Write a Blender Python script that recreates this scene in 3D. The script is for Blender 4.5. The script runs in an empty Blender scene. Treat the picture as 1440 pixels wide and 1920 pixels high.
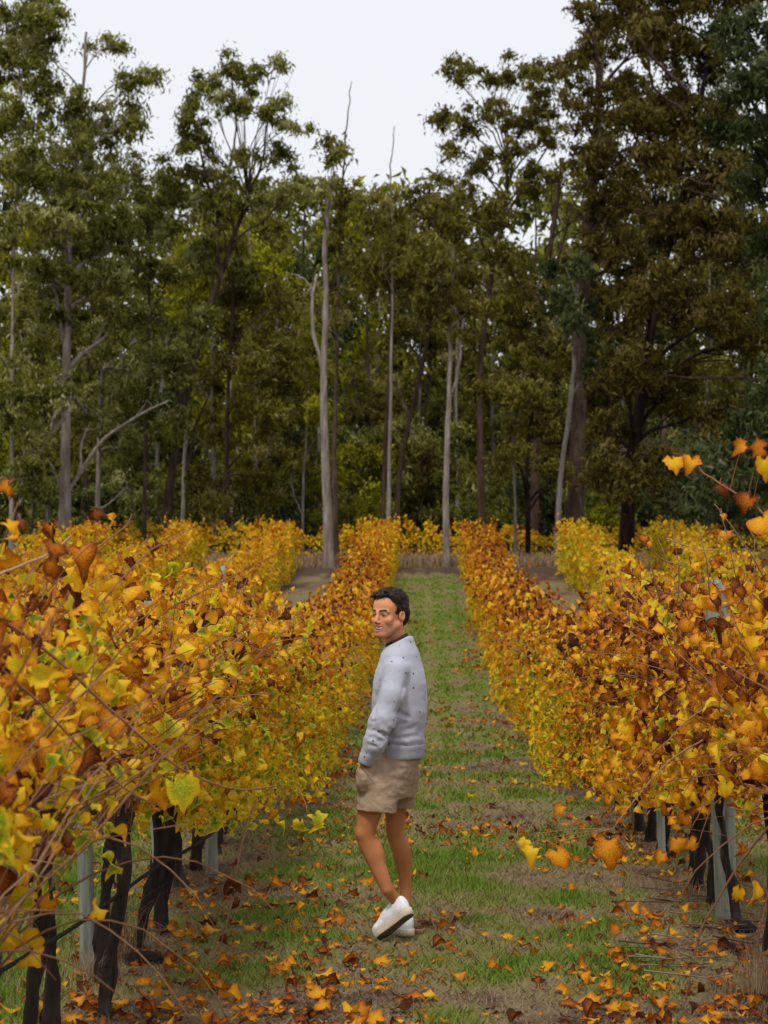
import bpy, math, random
import numpy as np
from mathutils import Vector, Matrix
C = bpy.context.scene.collection
SC = bpy.context.scene
rng = np.random.default_rng(11)
random.seed(11)

# ------------------------------------------------------------------ camera, sky, sun, exposure
F, VX, HY, CAMZ = 5600.0, 795.0, 960.0, 2.2        # focal length in photo pixels, row vanishing point, horizon, eye height
cam_d = bpy.data.cameras.new('camera')
cam = bpy.data.objects.new('camera', cam_d); C.objects.link(cam); SC.camera = cam
cam_d.sensor_fit = 'VERTICAL'; cam_d.sensor_height = 36.0; cam_d.sensor_width = 27.0; cam_d.lens = 105.0
cam_d.clip_start = 0.1; cam_d.clip_end = 3000
cam.location = (0, 0, CAMZ)
cam.rotation_euler = (math.radians(90), 0, math.atan(75 / F))
cam_d.dof.use_dof = True; cam_d.dof.focus_distance = 15.3; cam_d.dof.aperture_fstop = 9.0

SUN_EL, SUN_AZ = math.radians(58), math.radians(200)   # azimuth from north (+y), clockwise
world = bpy.data.worlds.new('World'); SC.world = world; world.use_nodes = True
nt = world.node_tree; nt.nodes.clear()
w_out = nt.nodes.new('ShaderNodeOutputWorld'); w_bg = nt.nodes.new('ShaderNodeBackground')
sky_n = nt.nodes.new('ShaderNodeTexSky'); sky_n.sky_type = 'NISHITA'; sky_n.sun_disc = False
sky_n.sun_elevation = SUN_EL; sky_n.sun_rotation = SUN_AZ; sky_n.dust_density = 3.0; sky_n.air_density = 1.0
cloud = nt.nodes.new('ShaderNodeMix'); cloud.data_type = 'RGBA'; cloud.inputs[0].default_value = 0.9
cloud.inputs[7].default_value = (13.3, 13.5, 14.2, 1)      # even white overcast in front of the clear sky
nt.links.new(sky_n.outputs[0], cloud.inputs[6]); nt.links.new(cloud.outputs[2], w_bg.inputs[0])
w_bg.inputs[1].default_value = 0.05
nt.links.new(w_bg.outputs[0], w_out.inputs[0])

sun_d = bpy.data.lights.new('sun', 'SUN'); sun_d.energy = 1.5; sun_d.angle = math.radians(11); sun_d.color = (1.0, 0.96, 0.9)
sun = bpy.data.objects.new('sun', sun_d); C.objects.link(sun)
sd = Vector((math.sin(SUN_AZ) * math.cos(SUN_EL), math.cos(SUN_AZ) * math.cos(SUN_EL), math.sin(SUN_EL)))
sun.rotation_euler = (-sd).to_track_quat('-Z', 'Y').to_euler(); sun.location = (0, 0, 60)

SC.view_settings.view_transform = 'Standard'; SC.view_settings.look = 'None'
SC.view_settings.gamma = 1.0; SC.view_settings.use_curve_mapping = False
SC.view_settings.exposure = 0.52
SC.render.engine = 'CYCLES'
SC.cycles.max_bounces = 6; SC.cycles.diffuse_bounces = 3; SC.cycles.glossy_bounces = 2
SC.cycles.transmission_bounces = 4; SC.cycles.transparent_max_bounces = 4
SC.cycles.use_denoising = True

# ------------------------------------------------------------------ helpers
def W(px, py, d):
    """point at depth d that the photograph shows at pixel px, py (used to measure positions)"""
    return np.array(((px - VX) / F * d, d, CAMZ - (py - HY) / F * d))

def mesh(name, V, Fc, attrs=None, smooth=True, cattrs=None):
    V = np.asarray(V, np.float32).reshape(-1, 3); Fc = np.asarray(Fc, np.int32)
    me = bpy.data.meshes.new(name)
    n, k = Fc.shape
    me.vertices.add(len(V)); me.vertices.foreach_set('co', V.ravel())
    me.loops.add(n * k); me.loops.foreach_set('vertex_index', Fc.ravel())
    me.polygons.add(n)
    me.polygons.foreach_set('loop_start', np.arange(0, n * k, k, dtype=np.int32))
    me.polygons.foreach_set('loop_total', np.full(n, k, np.int32))
    me.polygons.foreach_set('use_smooth', np.full(n, smooth, bool))
    for a, v in (attrs or {}).items():
        at = me.attributes.new(a, 'FLOAT', 'POINT'); at.data.foreach_set('value', np.asarray(v, np.float32).ravel())
    for a, v in (cattrs or {}).items():
        v = np.asarray(v, np.float32)
        if v.shape[1] == 3: v = np.concatenate([v, np.ones((len(v), 1), np.float32)], 1)
        at = me.attributes.new(a, 'FLOAT_COLOR', 'POINT'); at.data.foreach_set('color', v.ravel())
    me.update(); me.validate()
    return me

def link(name, me, mat=None, parent=None, loc=None, kind=None):
    o = bpy.data.objects.new(name, me); C.objects.link(o)
    if mat is not None and len(me.materials) == 0: me.materials.append(mat)
    if parent is not None: o.parent = parent
    if loc is not None: o.location = [float(v) for v in loc]
    if kind: o['kind'] = kind
    return o

def tag(o, label, cat, group=None, kind=None):
    o['label'] = label
    if cat: o['category'] = cat
    if group: o['group'] = group
    if kind: o['kind'] = kind
    return o

def thing(name, label, cat, loc=(0, 0, 0), group=None):
    o = bpy.data.objects.new(name, None); C.objects.link(o); o.location = [float(v) for v in loc]
    o.empty_display_size = 0.1
    return tag(o, label, cat, group)

class MB:
    """collects arrays of vertices and faces (all faces quads) plus one float attribute"""
    def __init__(s): s.V = []; s.F = []; s.A = []; s.n = 0
    def add(s, V, Fc, a=0.5):
        V = np.asarray(V, np.float32); Fc = np.asarray(Fc, np.int32)
        if Fc.shape[1] == 3: Fc = np.concatenate([Fc, Fc[:, 2:3]], 1)
        s.V.append(V); s.F.append(Fc + s.n); s.A.append(np.broadcast_to(np.asarray(a, np.float32), (len(V),))); s.n += len(V)
    def tube(s, P, R, k=6, a=0.5, cap=True):
        V, Fc = tube(P, R, k, cap); s.add(V, Fc, a)
    def mesh(s, name, smooth=True):
        Fq = np.concatenate(s.F); V = np.concatenate(s.V); A = np.concatenate(s.A)
        tri = Fq[:, 2] == Fq[:, 3]
        return mesh2(name, V, Fq[~tri], Fq[tri][:, :3], {'tint': A}, smooth)

def mesh2(name, V, Q, T, attrs, smooth=True):
    me = bpy.data.meshes.new(name)
    nq, nt_ = len(Q), len(T)
    me.vertices.add(len(V)); me.vertices.foreach_set('co', np.asarray(V, np.float32).ravel())
    me.loops.add(nq * 4 + nt_ * 3)
    me.loops.foreach_set('vertex_index', np.concatenate([Q.ravel(), T.ravel()]).astype(np.int32))
    me.polygons.add(nq + nt_)
    tot = np.concatenate([np.full(nq, 4), np.full(nt_, 3)]).astype(np.int32)
    st = np.concatenate([[0], np.cumsum(tot)[:-1]]).astype(np.int32) if len(tot) else tot
    me.polygons.foreach_set('loop_start', st); me.polygons.foreach_set('loop_total', tot)
    me.polygons.foreach_set('use_smooth', np.full(nq + nt_, smooth, bool))
    for a, v in attrs.items():
        at = me.attributes.new(a, 'FLOAT', 'POINT'); at.data.foreach_set('value', np.asarray(v, np.float32))
    me.update(); me.validate()
    return me

def tube(P, R, k=6, cap=True):
    P = np.asarray(P, float); n = len(P)
    R = np.broadcast_to(np.asarray(R, float), (n,))
    T = np.gradient(P, axis=0); T /= np.linalg.norm(T, axis=1)[:, None] + 1e-9
    up = np.array((0, 0, 1.0)) if abs(T[0, 2]) < 0.9 else np.array((1.0, 0, 0))
    N = np.zeros_like(P); nprev = np.cross(T[0], up); nprev /= np.linalg.norm(nprev)
    for i in range(n):
        v = nprev - T[i] * (nprev @ T[i]); v /= np.linalg.norm(v) + 1e-9; N[i] = v; nprev = v
    B = np.cross(T, N)
    a = np.arange(k) * 2 * np.pi / k
    ring = N[:, None] * np.cos(a)[None, :, None] + B[:, None] * np.sin(a)[None, :, None]
    V = (P[:, None] + ring * R[:, None, None]).reshape(-1, 3)
    i, j = np.meshgrid(np.arange(n - 1), np.arange(k), indexing='ij'); j2 = (j + 1) % k
    Fc = np.stack([i * k + j, i * k + j2, (i + 1) * k + j2, (i + 1) * k + j], -1).reshape(-1, 4)
    if cap:
        V = np.concatenate([V, P[-1:]]); e = (n - 1) * k; c = len(V) - 1
        jj = np.arange(k)
        Fc = np.concatenate([Fc, np.stack([e + jj, e + (jj + 1) % k, np.full(k, c), np.full(k, c)], -1)])
    return V, Fc

def spline(P, n):
    """smooth polyline through the control points (Catmull-Rom)"""
    P = np.asarray(P, float); m = len(P)
    Q = np.concatenate([2 * P[:1] - P[1:2], P, 2 * P[-1:] - P[-2:-1]])
    t = np.linspace(0, m - 1, n); i = np.minimum(t.astype(int), m - 2); u = (t - i)[:, None]
    p0, p1, p2, p3 = Q[i], Q[i + 1], Q[i + 2], Q[i + 3]
    return 0.5 * (2 * p1 + (p2 - p0) * u + (2 * p0 - 5 * p1 + 4 * p2 - p3) * u ** 2 + (3 * p1 - p0 - 3 * p2 + p3) * u ** 3)

def rotmats(nrm, spin):
    """rotation matrices whose z axis is nrm, turned by spin about it; y axis 'hangs' downwards at spin 0"""
    z = nrm / (np.linalg.norm(nrm, axis=1)[:, None] + 1e-9)
    d = np.zeros_like(z); d[:, 2] = -1.0; d[:, 0] = 0.03
    y = d - z * (d * z).sum(1)[:, None]; y /= np.linalg.norm(y, axis=1)[:, None] + 1e-6
    x = np.cross(y, z)
    c, s = np.cos(spin)[:, None], np.sin(spin)[:, None]
    x2 = x * c + y * s; y2 = y * c - x * s
    return np.stack([x2, y2, z], -1)                       # columns are axes

def scatter(tv, tf, P, R, S):
    """copies of a template (verts tv, faces tf) as arrays"""
    n, m = len(P), len(tv)
    S = np.asarray(S, float)
    S = S[:, None] if S.ndim == 1 else S[:, None, :]
    if S.ndim == 2: S = S[:, :, None]
    V = np.einsum('nij,nmj->nmi', R, tv[None] * S) + P[:, None]
    Fc = (tf[None] + (np.arange(n) * m)[:, None, None]).reshape(-1, tf.shape[1])
    return V.reshape(-1, 3), Fc

_lat = np.random.default_rng(5).random((64, 64, 64)).astype(np.float32)
def vnoise(p):
    """value noise, 0..1, of points (n,3)"""
    p = np.asarray(p, float); i = np.floor(p).astype(int); f = p - i; f = f * f * (3 - 2 * f)
    i0 = i & 63; i1 = (i + 1) & 63
    g = lambda a, b, c: _lat[a, b, c]
    x0, y0, z0 = i0.T; x1, y1, z1 = i1.T; fx, fy, fz = f.T
    return (((g(x0, y0, z0) * (1 - fx) + g(x1, y0, z0) * fx) * (1 - fy) + (g(x0, y1, z0) * (1 - fx) + g(x1, y1, z0) * fx) * fy) * (1 - fz)
            + ((g(x0, y0, z1) * (1 - fx) + g(x1, y0, z1) * fx) * (1 - fy) + (g(x0, y1, z1) * (1 - fx) + g(x1, y1, z1) * fx) * fy) * fz)
def fbm(p, o=4):
    p = np.asarray(p, float); s = 0; a = 0.5; t = 0
    for k in range(o): s = s + a * vnoise(p * 2 ** k + 17.3 * k); t += a; a *= 0.5
    return s / t

def material(name):
    m = bpy.data.materials.new(name); m.use_nodes = True
    nt = m.node_tree; nt.nodes.clear()
    out = nt.nodes.new('ShaderNodeOutputMaterial')
    return m, nt, out
def node(nt, t, **kw):
    n = nt.nodes.new(t)
    for k, v in kw.items(): setattr(n, k, v)
    return n
def ramp(nt, stops, fac, interp='LINEAR'):
    r = node(nt, 'ShaderNodeValToRGB'); r.color_ramp.interpolation = interp
    el = r.color_ramp.elements
    while len(el) > 1: el.remove(el[0])
    el[0].position = stops[0][0]; el[0].color = (*stops[0][1], 1)
    for p, c in stops[1:]:
        e = el.new(p); e.color = (*c, 1)
    nt.links.new(fac, r.inputs[0]); return r.outputs[0]
def mth(nt, op, a, b=None, clamp=False):
    n = node(nt, 'ShaderNodeMath', operation=op); n.use_clamp = clamp
    for i, v in enumerate((a, b)):
        if v is None: continue
        if isinstance(v, (int, float)): n.inputs[i].default_value = v
        else: nt.links.new(v, n.inputs[i])
    return n.outputs[0]
def noise(nt, scale, detail=3, rough=0.55, vec=None, scl=None):
    n = node(nt, 'ShaderNodeTexNoise'); n.inputs['Scale'].default_value = scale
    n.inputs['Detail'].default_value = detail; n.inputs['Roughness'].default_value = rough
    tc = node(nt, 'ShaderNodeTexCoord'); v = vec or tc.outputs['Object']
    if scl:
        mp = node(nt, 'ShaderNodeMapping'); mp.inputs['Scale'].default_value = scl
        nt.links.new(v, mp.inputs[0]); v = mp.outputs[0]
    nt.links.new(v, n.inputs['Vector']); return n.outputs[0]
def attr(nt, name):
    a = node(nt, 'ShaderNodeAttribute'); a.attribute_name = name; return a
def bsdf(nt, out, col, rough=0.8, spec=0.2, bump=None, bump_d=0.01, transl=None, sheen=0.0):
    b = node(nt, 'ShaderNodeBsdfPrincipled')
    if isinstance(col, tuple): b.inputs['Base Color'].default_value = (*col, 1)
    else: nt.links.new(col, b.inputs['Base Color'])
    b.inputs['Roughness'].default_value = rough; b.inputs['Specular IOR Level'].default_value = spec
    if sheen: b.inputs['Sheen Weight'].default_value = sheen
    if bump is not None:
        bp = node(nt, 'ShaderNodeBump'); bp.inputs['Distance'].default_value = bump_d; bp.inputs['Strength'].default_value = 1.0
        nt.links.new(bump, bp.inputs['Height']); nt.links.new(bp.outputs[0], b.inputs['Normal'])
    res = b.outputs[0]
    if transl:
        t = node(nt, 'ShaderNodeBsdfTranslucent'); mx = node(nt, 'ShaderNodeMixShader'); mx.inputs[0].default_value = transl
        if isinstance(col, tuple): t.inputs[0].default_value = (*col, 1)
        else: nt.links.new(col, t.inputs[0])
        nt.links.new(res, mx.inputs[1]); nt.links.new(t.outputs[0], mx.inputs[2]); res = mx.outputs[0]
    nt.links.new(res, out.inputs[0]); return b

# ------------------------------------------------------------------ materials
VINE_RAMP = [(0.0, (.065, .018, .006)), (0.13, (.20, .05, .008)), (0.27, (.46, .135, .008)), (0.46, (.70, .30, .010)),
             (0.62, (.80, .47, .016)), (0.75, (.70, .54, .022)), (0.87, (.34, .37, .018)), (1.0, (.11, .18, .012))]
def leaf_mat(name, per_object):
    m, nt, out = material(name)
    if per_object:
        oi = node(nt, 'ShaderNodeObjectInfo'); sp = node(nt, 'ShaderNodeSeparateColor'); nt.links.new(oi.outputs['Color'], sp.inputs[0]); t = sp.outputs[0]
    else: t = attr(nt, 'tint').outputs['Fac']
    rim = attr(nt, 'rim').outputs['Fac']
    n1 = noise(nt, 24.0, 2)
    r3 = mth(nt, 'MULTIPLY', mth(nt, 'POWER', rim, 2.5), 0.26)
    t = mth(nt, 'SUBTRACT', t, r3)
    t = mth(nt, 'ADD', t, mth(nt, 'MULTIPLY', mth(nt, 'SUBTRACT', n1, 0.5), 0.62), True)
    bsdf(nt, out, ramp(nt, VINE_RAMP, t), 0.6, 0.10, transl=0.32)
    return m
M_LEAF = leaf_mat('vine_leaf', False); M_LEAF_OBJ = leaf_mat('vine_leaf_single', True)

def simple_tint(name, stops, rough=0.85, spec=0.15, transl=None, nscale=None, namp=0.0, bump=None, bump_d=0.01, scl=None):
    m, nt, out = material(name)
    t = attr(nt, 'tint').outputs['Fac']; n1 = None
    if nscale:
        n1 = noise(nt, nscale, 5, 0.6, scl=scl)
        t = mth(nt, 'ADD', t, mth(nt, 'MULTIPLY', mth(nt, 'SUBTRACT', n1, 0.5), namp), True)
    bsdf(nt, out, ramp(nt, stops, t), rough, spec, bump=(n1 if bump else None), bump_d=bump_d, transl=transl)
    return m
M_CANE = simple_tint('cane_bark', [(0, (.06, .025, .014)), (.5, (.24, .11, .055)), (1, (.42, .27, .17))], nscale=30, namp=.5)
M_VTRUNK = simple_tint('vine_bark', [(0, (.005, .004, .0035)), (.5, (.030, .021, .016)), (1, (.15, .115, .095))], nscale=14, namp=.9, bump=True, bump_d=.03, scl=(1.6, 1.6, .35))
M_POST = simple_tint('post_timber', [(0, (.06, .065, .05)), (.5, (.21, .225, .18)), (1, (.36, .37, .32))], nscale=22, namp=1.6, bump=True, bump_d=.010, scl=(2, 2, .16), rough=.95, spec=.05)
M_GRASS = simple_tint('grass_blade', [(0, (.16, .105, .055)), (.38, (.31, .23, .125)), (.55, (.21, .195, .06)), (.75, (.155, .19, .032)), (1, (.11, .20, .018))], transl=.25)
M_STRAW = simple_tint('dry_straw', [(0, (.12, .07, .035)), (.5, (.30, .20, .11)), (1, (.45, .34, .21))], transl=.15)
M_TWIG = simple_tint('dead_twig', [(0, (.025, .018, .014)), (.5, (.13, .085, .06)), (1, (.30, .23, .17))], nscale=20, namp=.5)
def bark(name, dark, mid, pale):
    return simple_tint(name, [(0, dark), (.5, mid), (1, pale)], nscale=1.6, namp=1.7, bump=True, bump_d=.08, scl=(3.4, 3.4, .7), rough=.95, spec=.05)
M_BARK = {'pale': bark('pale_bark', (.075, .058, .044), (.235, .20, .165), (.46, .42, .375)),
          'grey': bark('grey_bark', (.06, .05, .042), (.17, .15, .135), (.30, .28, .26)),
          'brown': bark('brown_bark', (.020, .014, .010), (.068, .045, .032), (.15, .11, .085)),
          'dark': bark('dark_bark', (.005, .004, .004), (.018, .012, .010), (.05, .034, .027))}
def canopy(name, a, b, c, d):
    return simple_tint(name, [(0, a), (.4, b), (.72, c), (1, d)], rough=.7, spec=.06, transl=.30)
M_CAN = {'green': canopy('gum_leaf_green', (.024, .029, .005), (.112, .118, .018), (.215, .215, .038), (.35, .34, .15)),
         'olive': canopy('gum_leaf_olive', (.024, .023, .004), (.098, .090, .011), (.175, .155, .020), (.26, .235, .07)),
         'lime': canopy('gum_leaf_lime', (.05, .06, .003), (.18, .19, .008), (.31, .30, .013), (.40, .37, .03)),
         'blue': canopy('gum_leaf_blue', (.010, .016, .004), (.040, .054, .014), (.085, .10, .034), (.16, .18, .09)),
         'rust': canopy('gum_leaf_rust', (.016, .0135, .002), (.056, .046, .006), (.100, .078, .010), (.16, .13, .04))}
# ------------------------------------------------------------------ the ground
_ty = np.array([-50, 0, 12.8, 15.4, 20, 28, 36, 43, 56, 68, 80, 97, 104, 112, 130, 200, 400, 3000])
_td = np.array([2.2, 2.2, 2.2, 2.2, 2.30, 2.58, 2.84, 2.98, 2.98, 2.74, 2.40, 1.80, 1.74, 1.76, 1.7, 1.5, 1.3, 1.3])
_yy = np.linspace(-50, 420, 2400)
_zz = np.interp(_yy, _ty, CAMZ - _td)
_kk = np.ones(25) / 25; _zz = np.convolve(np.pad(_zz, 12, mode='edge'), _kk, 'valid')
def gz(x, y):
    x = np.asarray(x, float); y = np.asarray(y, float)
    z = np.interp(y, _yy, _zz)
    p = np.stack(np.broadcast_arrays(x * 0.9, y * 0.9, x * 0), -1).reshape(-1, 3)
    return z + 0.05 * (fbm(p, 3).reshape(np.broadcast(x, y).shape) - 0.5)
XL1, XR1, ROW = -1.40, 1.63, 3.02           # row centres beside the aisle, spacing between rows
def greenness(x, y):
    """0 bare dead thatch .. 1 fresh grass"""
    p = np.stack([x * 1.3, y * 0.9, x * 0], -1)
    g = fbm(p + 3.1, 4)
    q = np.stack([x * 4.2, y * 2.6, x * 0], -1)
    g = (g - 0.5) * 1.45 + 0.63 + (fbm(q + 9.7, 2) - 0.5) * 1.1
    aisle = (x - (XL1 + XR1) / 2)
    m = np.abs(((aisle + ROW / 2) % ROW) - ROW / 2)          # distance from an aisle's centre line
    g = g - np.clip((m - 0.9) * 0.7, 0, 0.34)                # under the vines it is barer
    g = g + (.40 - g) * np.exp(-((m - 0.02) / 0.09) ** 2) * np.clip((y - 30) / 20, 0, 1.0) * .8 + 0.16 * np.clip((y - 30) / 20, 0, 1) * (m < 0.8)
    g = g - .13 * np.exp(-((m - .52) / .14) ** 2)
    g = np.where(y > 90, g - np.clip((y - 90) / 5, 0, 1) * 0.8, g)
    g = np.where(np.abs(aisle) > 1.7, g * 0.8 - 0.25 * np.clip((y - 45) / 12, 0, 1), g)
    g = np.where((x < XL1 - 0.2) & (y < 26), g + 0.32, g)
    return np.clip(g, 0, 1)
xs = np.concatenate([-np.geomspace(400, 9, 26), np.arange(-8, -3.2, .25), np.arange(-3.2, 3.2, .07), np.arange(3.2, 8, .25), np.geomspace(8.4, 400, 26)])
ys = np.concatenate([np.linspace(-30, 8, 16), np.arange(8.3, 26, .09), np.arange(26, 60, .3), np.arange(60, 115, .7), np.geomspace(116, 1500, 40)])
GX, GY = np.meshgrid(xs, ys, indexing='ij')
gr = greenness(GX.ravel(), GY.ravel())
gv = np.stack([GX.ravel(), GY.ravel(), gz(GX, GY).ravel()], -1)
nx, ny = len(xs), len(ys)
i, j = np.meshgrid(np.arange(nx - 1), np.arange(ny - 1), indexing='ij')
gf = np.stack([i * ny + j, (i + 1) * ny + j, (i + 1) * ny + j + 1, i * ny + j + 1], -1).reshape(-1, 4)
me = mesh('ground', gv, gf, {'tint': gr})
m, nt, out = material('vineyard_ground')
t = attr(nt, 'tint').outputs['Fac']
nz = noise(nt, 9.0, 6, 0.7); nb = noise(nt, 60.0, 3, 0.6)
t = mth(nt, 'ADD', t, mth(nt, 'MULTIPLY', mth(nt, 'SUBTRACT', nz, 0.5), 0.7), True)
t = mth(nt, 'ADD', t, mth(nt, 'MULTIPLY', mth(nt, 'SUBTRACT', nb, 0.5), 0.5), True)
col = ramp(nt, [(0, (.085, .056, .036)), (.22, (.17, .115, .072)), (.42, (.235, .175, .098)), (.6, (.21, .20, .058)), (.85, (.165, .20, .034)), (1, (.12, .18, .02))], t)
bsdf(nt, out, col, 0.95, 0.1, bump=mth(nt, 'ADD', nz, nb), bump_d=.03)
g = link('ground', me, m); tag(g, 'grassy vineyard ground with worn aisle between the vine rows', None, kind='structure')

# short grass: green patches and dead thatch, one object
def blades(n, y0, y1, x0, x1, hmin, hmax, wd, seed, power=1.0):
    r = np.random.default_rng(seed)
    y = y0 + (y1 - y0) * r.random(n) ** power; x = x0 + (x1 - x0) * r.random(n)
    gn = greenness(x, y)
    keep = r.random(n) < 0.45 + 0.55 * np.abs(gn - 0.35) / 0.65
    x, y, gn = x[keep], y[keep], gn[keep]; n = len(x)
    h = (hmin + (hmax - hmin) * r.random(n)) * (0.6 + 0.7 * gn)
    a = r.random(n) * 6.283; ln = 0.4 + 0.9 * r.random(n) + (1 - gn) * 1.1
    z = gz(x, y) - 0.004
    b = np.stack([x, y, z], -1)
    side = np.stack([np.cos(a), np.sin(a) * 0.4, 0 * a], -1) * (wd * (0.7 + 0.8 * r.random(n)))[:, None]
    ld = a + 1.57 + r.normal(0, .6, n)
    tip = b + np.stack([np.cos(ld) * h * ln, np.sin(ld) * h * ln, h], -1)
    V = np.stack([b - side, b + side, tip], 1).reshape(-1, 3)
    T = np.arange(3 * n).reshape(-1, 3)
    tint = np.clip(gn * 0.9 + 0.05 + r.normal(0, .16, n), 0, 1)
    return V, T, np.repeat(tint, 3)
parts = [blades(150000, 11.6, 20, -2.6, 2.7, .014, .048, .0042, 1, 1.0), blades(60000, 20, 34, -2.4, 2.7, .018, .055, .0075, 2, 1.2),
         blades(16000, 9.5, 24, -4.6, -1.9, .015, .05, .005, 3), blades(26000, 34, 95, -1.5, 1.7, .02, .06, .014, 4, 1.3)]
V = []; T = []; A = []; o_ = 0
for v, t_, a_ in parts: V.append(v); T.append(t_ + o_); A.append(a_); o_ += len(v)
me = mesh('grass', np.concatenate(V), np.concatenate(T), {'tint': np.concatenate(A)}, smooth=False)
gg = link('grass', me, M_GRASS); tag(gg, 'short patchy grass and dead thatch growing along the aisle', None, kind='stuff')
# tall dry grass fringe at the far end of the rows
def tufts(n, fx, h0, h1, wd, seed, lean=.5):
    r = np.random.default_rng(seed); x, y = fx(r, n)
    h = h0 + (h1 - h0) * r.random(n); a = r.random(n) * 6.283
    b = np.stack([x, y, gz(x, y) - .01], -1)
    side = np.stack([np.cos(a), np.sin(a), 0 * a], -1) * wd
    l = r.normal(0, lean, (n, 2)) * h[:, None]
    mid = b + np.concatenate([l * .3, (h * .6)[:, None]], 1); tip = b + np.concatenate([l, h[:, None]], 1)
    V = np.stack([b - side, b + side, mid + side * .7, mid - side * .7, tip], 1).reshape(-1, 3)
    k = np.arange(n)[:, None] * 5
    Q = k + np.array([[0, 1, 2, 3]]); T = k + np.array([[3, 2, 4]])
    return V, Q, T, np.repeat(np.clip(r.normal(.5, .25, n), 0, 1), 5)
V, Q, T, A = tufts(14000, lambda r, n: (r.uniform(-14, 14, n), 97.5 + r.uniform(0, 5, n)), .15, .5, .012, 8)
me = mesh2('dry_grass', V, Q, T, {'tint': A}); tag(link('dry_grass', me, M_STRAW), 'pale dry grass fringe across the far end of the vine rows', None, kind='stuff')
# ------------------------------------------------------------------ vine leaves, canes, trunks
def leaf_template(seed, full=True):
    r = np.random.default_rng(seed)
    if full: half = [(0, .55), (14, .49), (27, .42), (42, .45), (58, .51), (72, .46), (88, .40), (104, .43), (120, .45), (140, .40), (160, .34)]
    else: half = [(0, .55), (28, .42), (58, .50), (88, .40), (118, .44), (158, .34)]
    pts = [(a, q) for a, q in half] + [(180, .10)] + [(-a, q) for a, q in half[:0:-1]]
    a = np.radians([p[0] for p in pts]); q = np.array([p[1] for p in pts]) * (1 + r.normal(0, .10, len(pts)))
    o = np.stack([np.sin(a) * q * (1 + r.normal(0, .06)), np.cos(a) * q, 0 * a], -1)
    curl, fold, wav, ph = r.uniform(-1.3, .7), r.uniform(-.75, .5), r.uniform(.04, .12), r.uniform(0, 6)
    o[:, 2] = curl * (o[:, 1] ** 2) + fold * np.abs(o[:, 0]) + wav * np.sin(a * 3 + ph) - .5 * curl * (o[:, 0] ** 2)
    n = len(o)
    mid = o * .55; mid[:, 2] = curl * mid[:, 1] ** 2 * .7 + fold * np.abs(mid[:, 0]) * .9
    if full:
        V = np.concatenate([[[0, 0, 0.0]], mid[::2], o]); m = len(mid[::2])
        T = []
        for i in range(m): T.append((0, 1 + i, 1 + (i + 1) % m))
        for i in range(m):
            b0, b1 = 1 + i, 1 + (i + 1) % m; c0 = 1 + m + 2 * i; c1 = 1 + m + (2 * i + 1) % n; c2 = 1 + m + (2 * i + 2) % n
            T += [(b0, c0, c1), (b0, c1, b1), (b1, c1, c2)]
        rim = np.concatenate([[0], np.full(m, .5), np.ones(n)])
    else:
        V = np.concatenate([[[0, 0, -.03]], o]); T = [(0, 1 + i, 1 + (i + 1) % n) for i in range(n)]
        rim = np.concatenate([[0], np.ones(n)])
    V[:, 1] -= -.10
    return V.astype(np.float32), np.array(T, np.int32), rim.astype(np.float32)
LT_FULL = [leaf_template(100 + k) for k in range(8)]
LT_MID = [leaf_template(200 + k, False) for k in range(6)]
_q = np.array([[0, .62, 0], [.45, .12, .12], [.2, -.36, -.05], [-.2, -.36, .08], [-.45, .12, -.10]]); LT_FAR = [(_q.astype(np.float32), np.array([[0, 1, 2], [0, 2, 3], [0, 3, 4]], np.int32), np.array([1, .8, .6, .6, .8], np.float32))]
LEAF_ME = [mesh('vine_leaf', v, t, {'rim': r_}) for v, t, r_ in LT_FULL]
for q_ in LEAF_ME: q_.materials.append(M_LEAF_OBJ)

def leaves_mesh(name, tpl, P, N, S, T, r):
    k = r.integers(0, len(tpl), len(P)); R = rotmats(N, r.normal(0, .7, len(P)))
    V = []; Fc = []; A = []; B = []; o = 0
    for q, (tv, tf, rim) in enumerate(tpl):
        s = k == q
        if not s.any(): continue
        m_ = s.sum(); S3 = S[s][:, None] * np.stack([r.uniform(.62, 1.12, m_), r.uniform(.8, 1.1, m_), r.uniform(.5, 2.2, m_)], -1)
        v, f = scatter(tv, tf, P[s], R[s], S3)
        V.append(v); Fc.append(f + o); o += len(v); A.append(np.repeat(T[s], len(tv))); B.append(np.tile(rim, s.sum()))
    me = mesh(name, np.concatenate(V), np.concatenate(Fc), {'tint': np.concatenate(A), 'rim': np.concatenate(B)})
    me.materials.append(M_LEAF); return me

def trunk_mesh(r, spacing, zc, k=10, n=16):
    b = MB()
    lean = r.normal(0, .07, 2)
    z = np.linspace(-.05, zc, n); t = (z + .05) / (zc + .05)
    ph = r.random(2) * 6
    P = np.stack([lean[0] * t + .04 * np.sin(t * 5 + ph[0]) * t, lean[1] * t + .045 * np.sin(t * 6 + ph[1]) * t, z], -1)
    R = (.033 + .013 * r.random()) * (1 - .25 * np.sin(t * 3.0)) + .02 * np.exp(-((t - 1) / .12) ** 2) + .02 * np.exp(-(t / .08) ** 2)
    V, Fc = tube(P, R, k)
    V = V + (fbm(V * np.array([22, 22, 7]) + r.random() * 50, 3)[:, None] - .5) * .075 * np.array([1, 1, .4])
    b.add(V, Fc, .35 + .2 * r.random())
    for s in (-1, 1):
        A = spline([P[-2], P[-1] + (0, s * .1, .03), P[-1] + (r.normal(0, .03), s * spacing * .3, .06), P[-1] + (r.normal(0, .03), s * spacing * .52, .03)], 9)
        V, Fc = tube(A, np.linspace(.045, .020, 9), 7)
        V = V + (fbm(V * 25 + r.random() * 50, 2)[:, None] - .5) * .045
        b.add(V, Fc, .45)
    me = b.mesh('trunk'); me.materials.append(M_VTRUNK)
    return me, P[-1]

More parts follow.
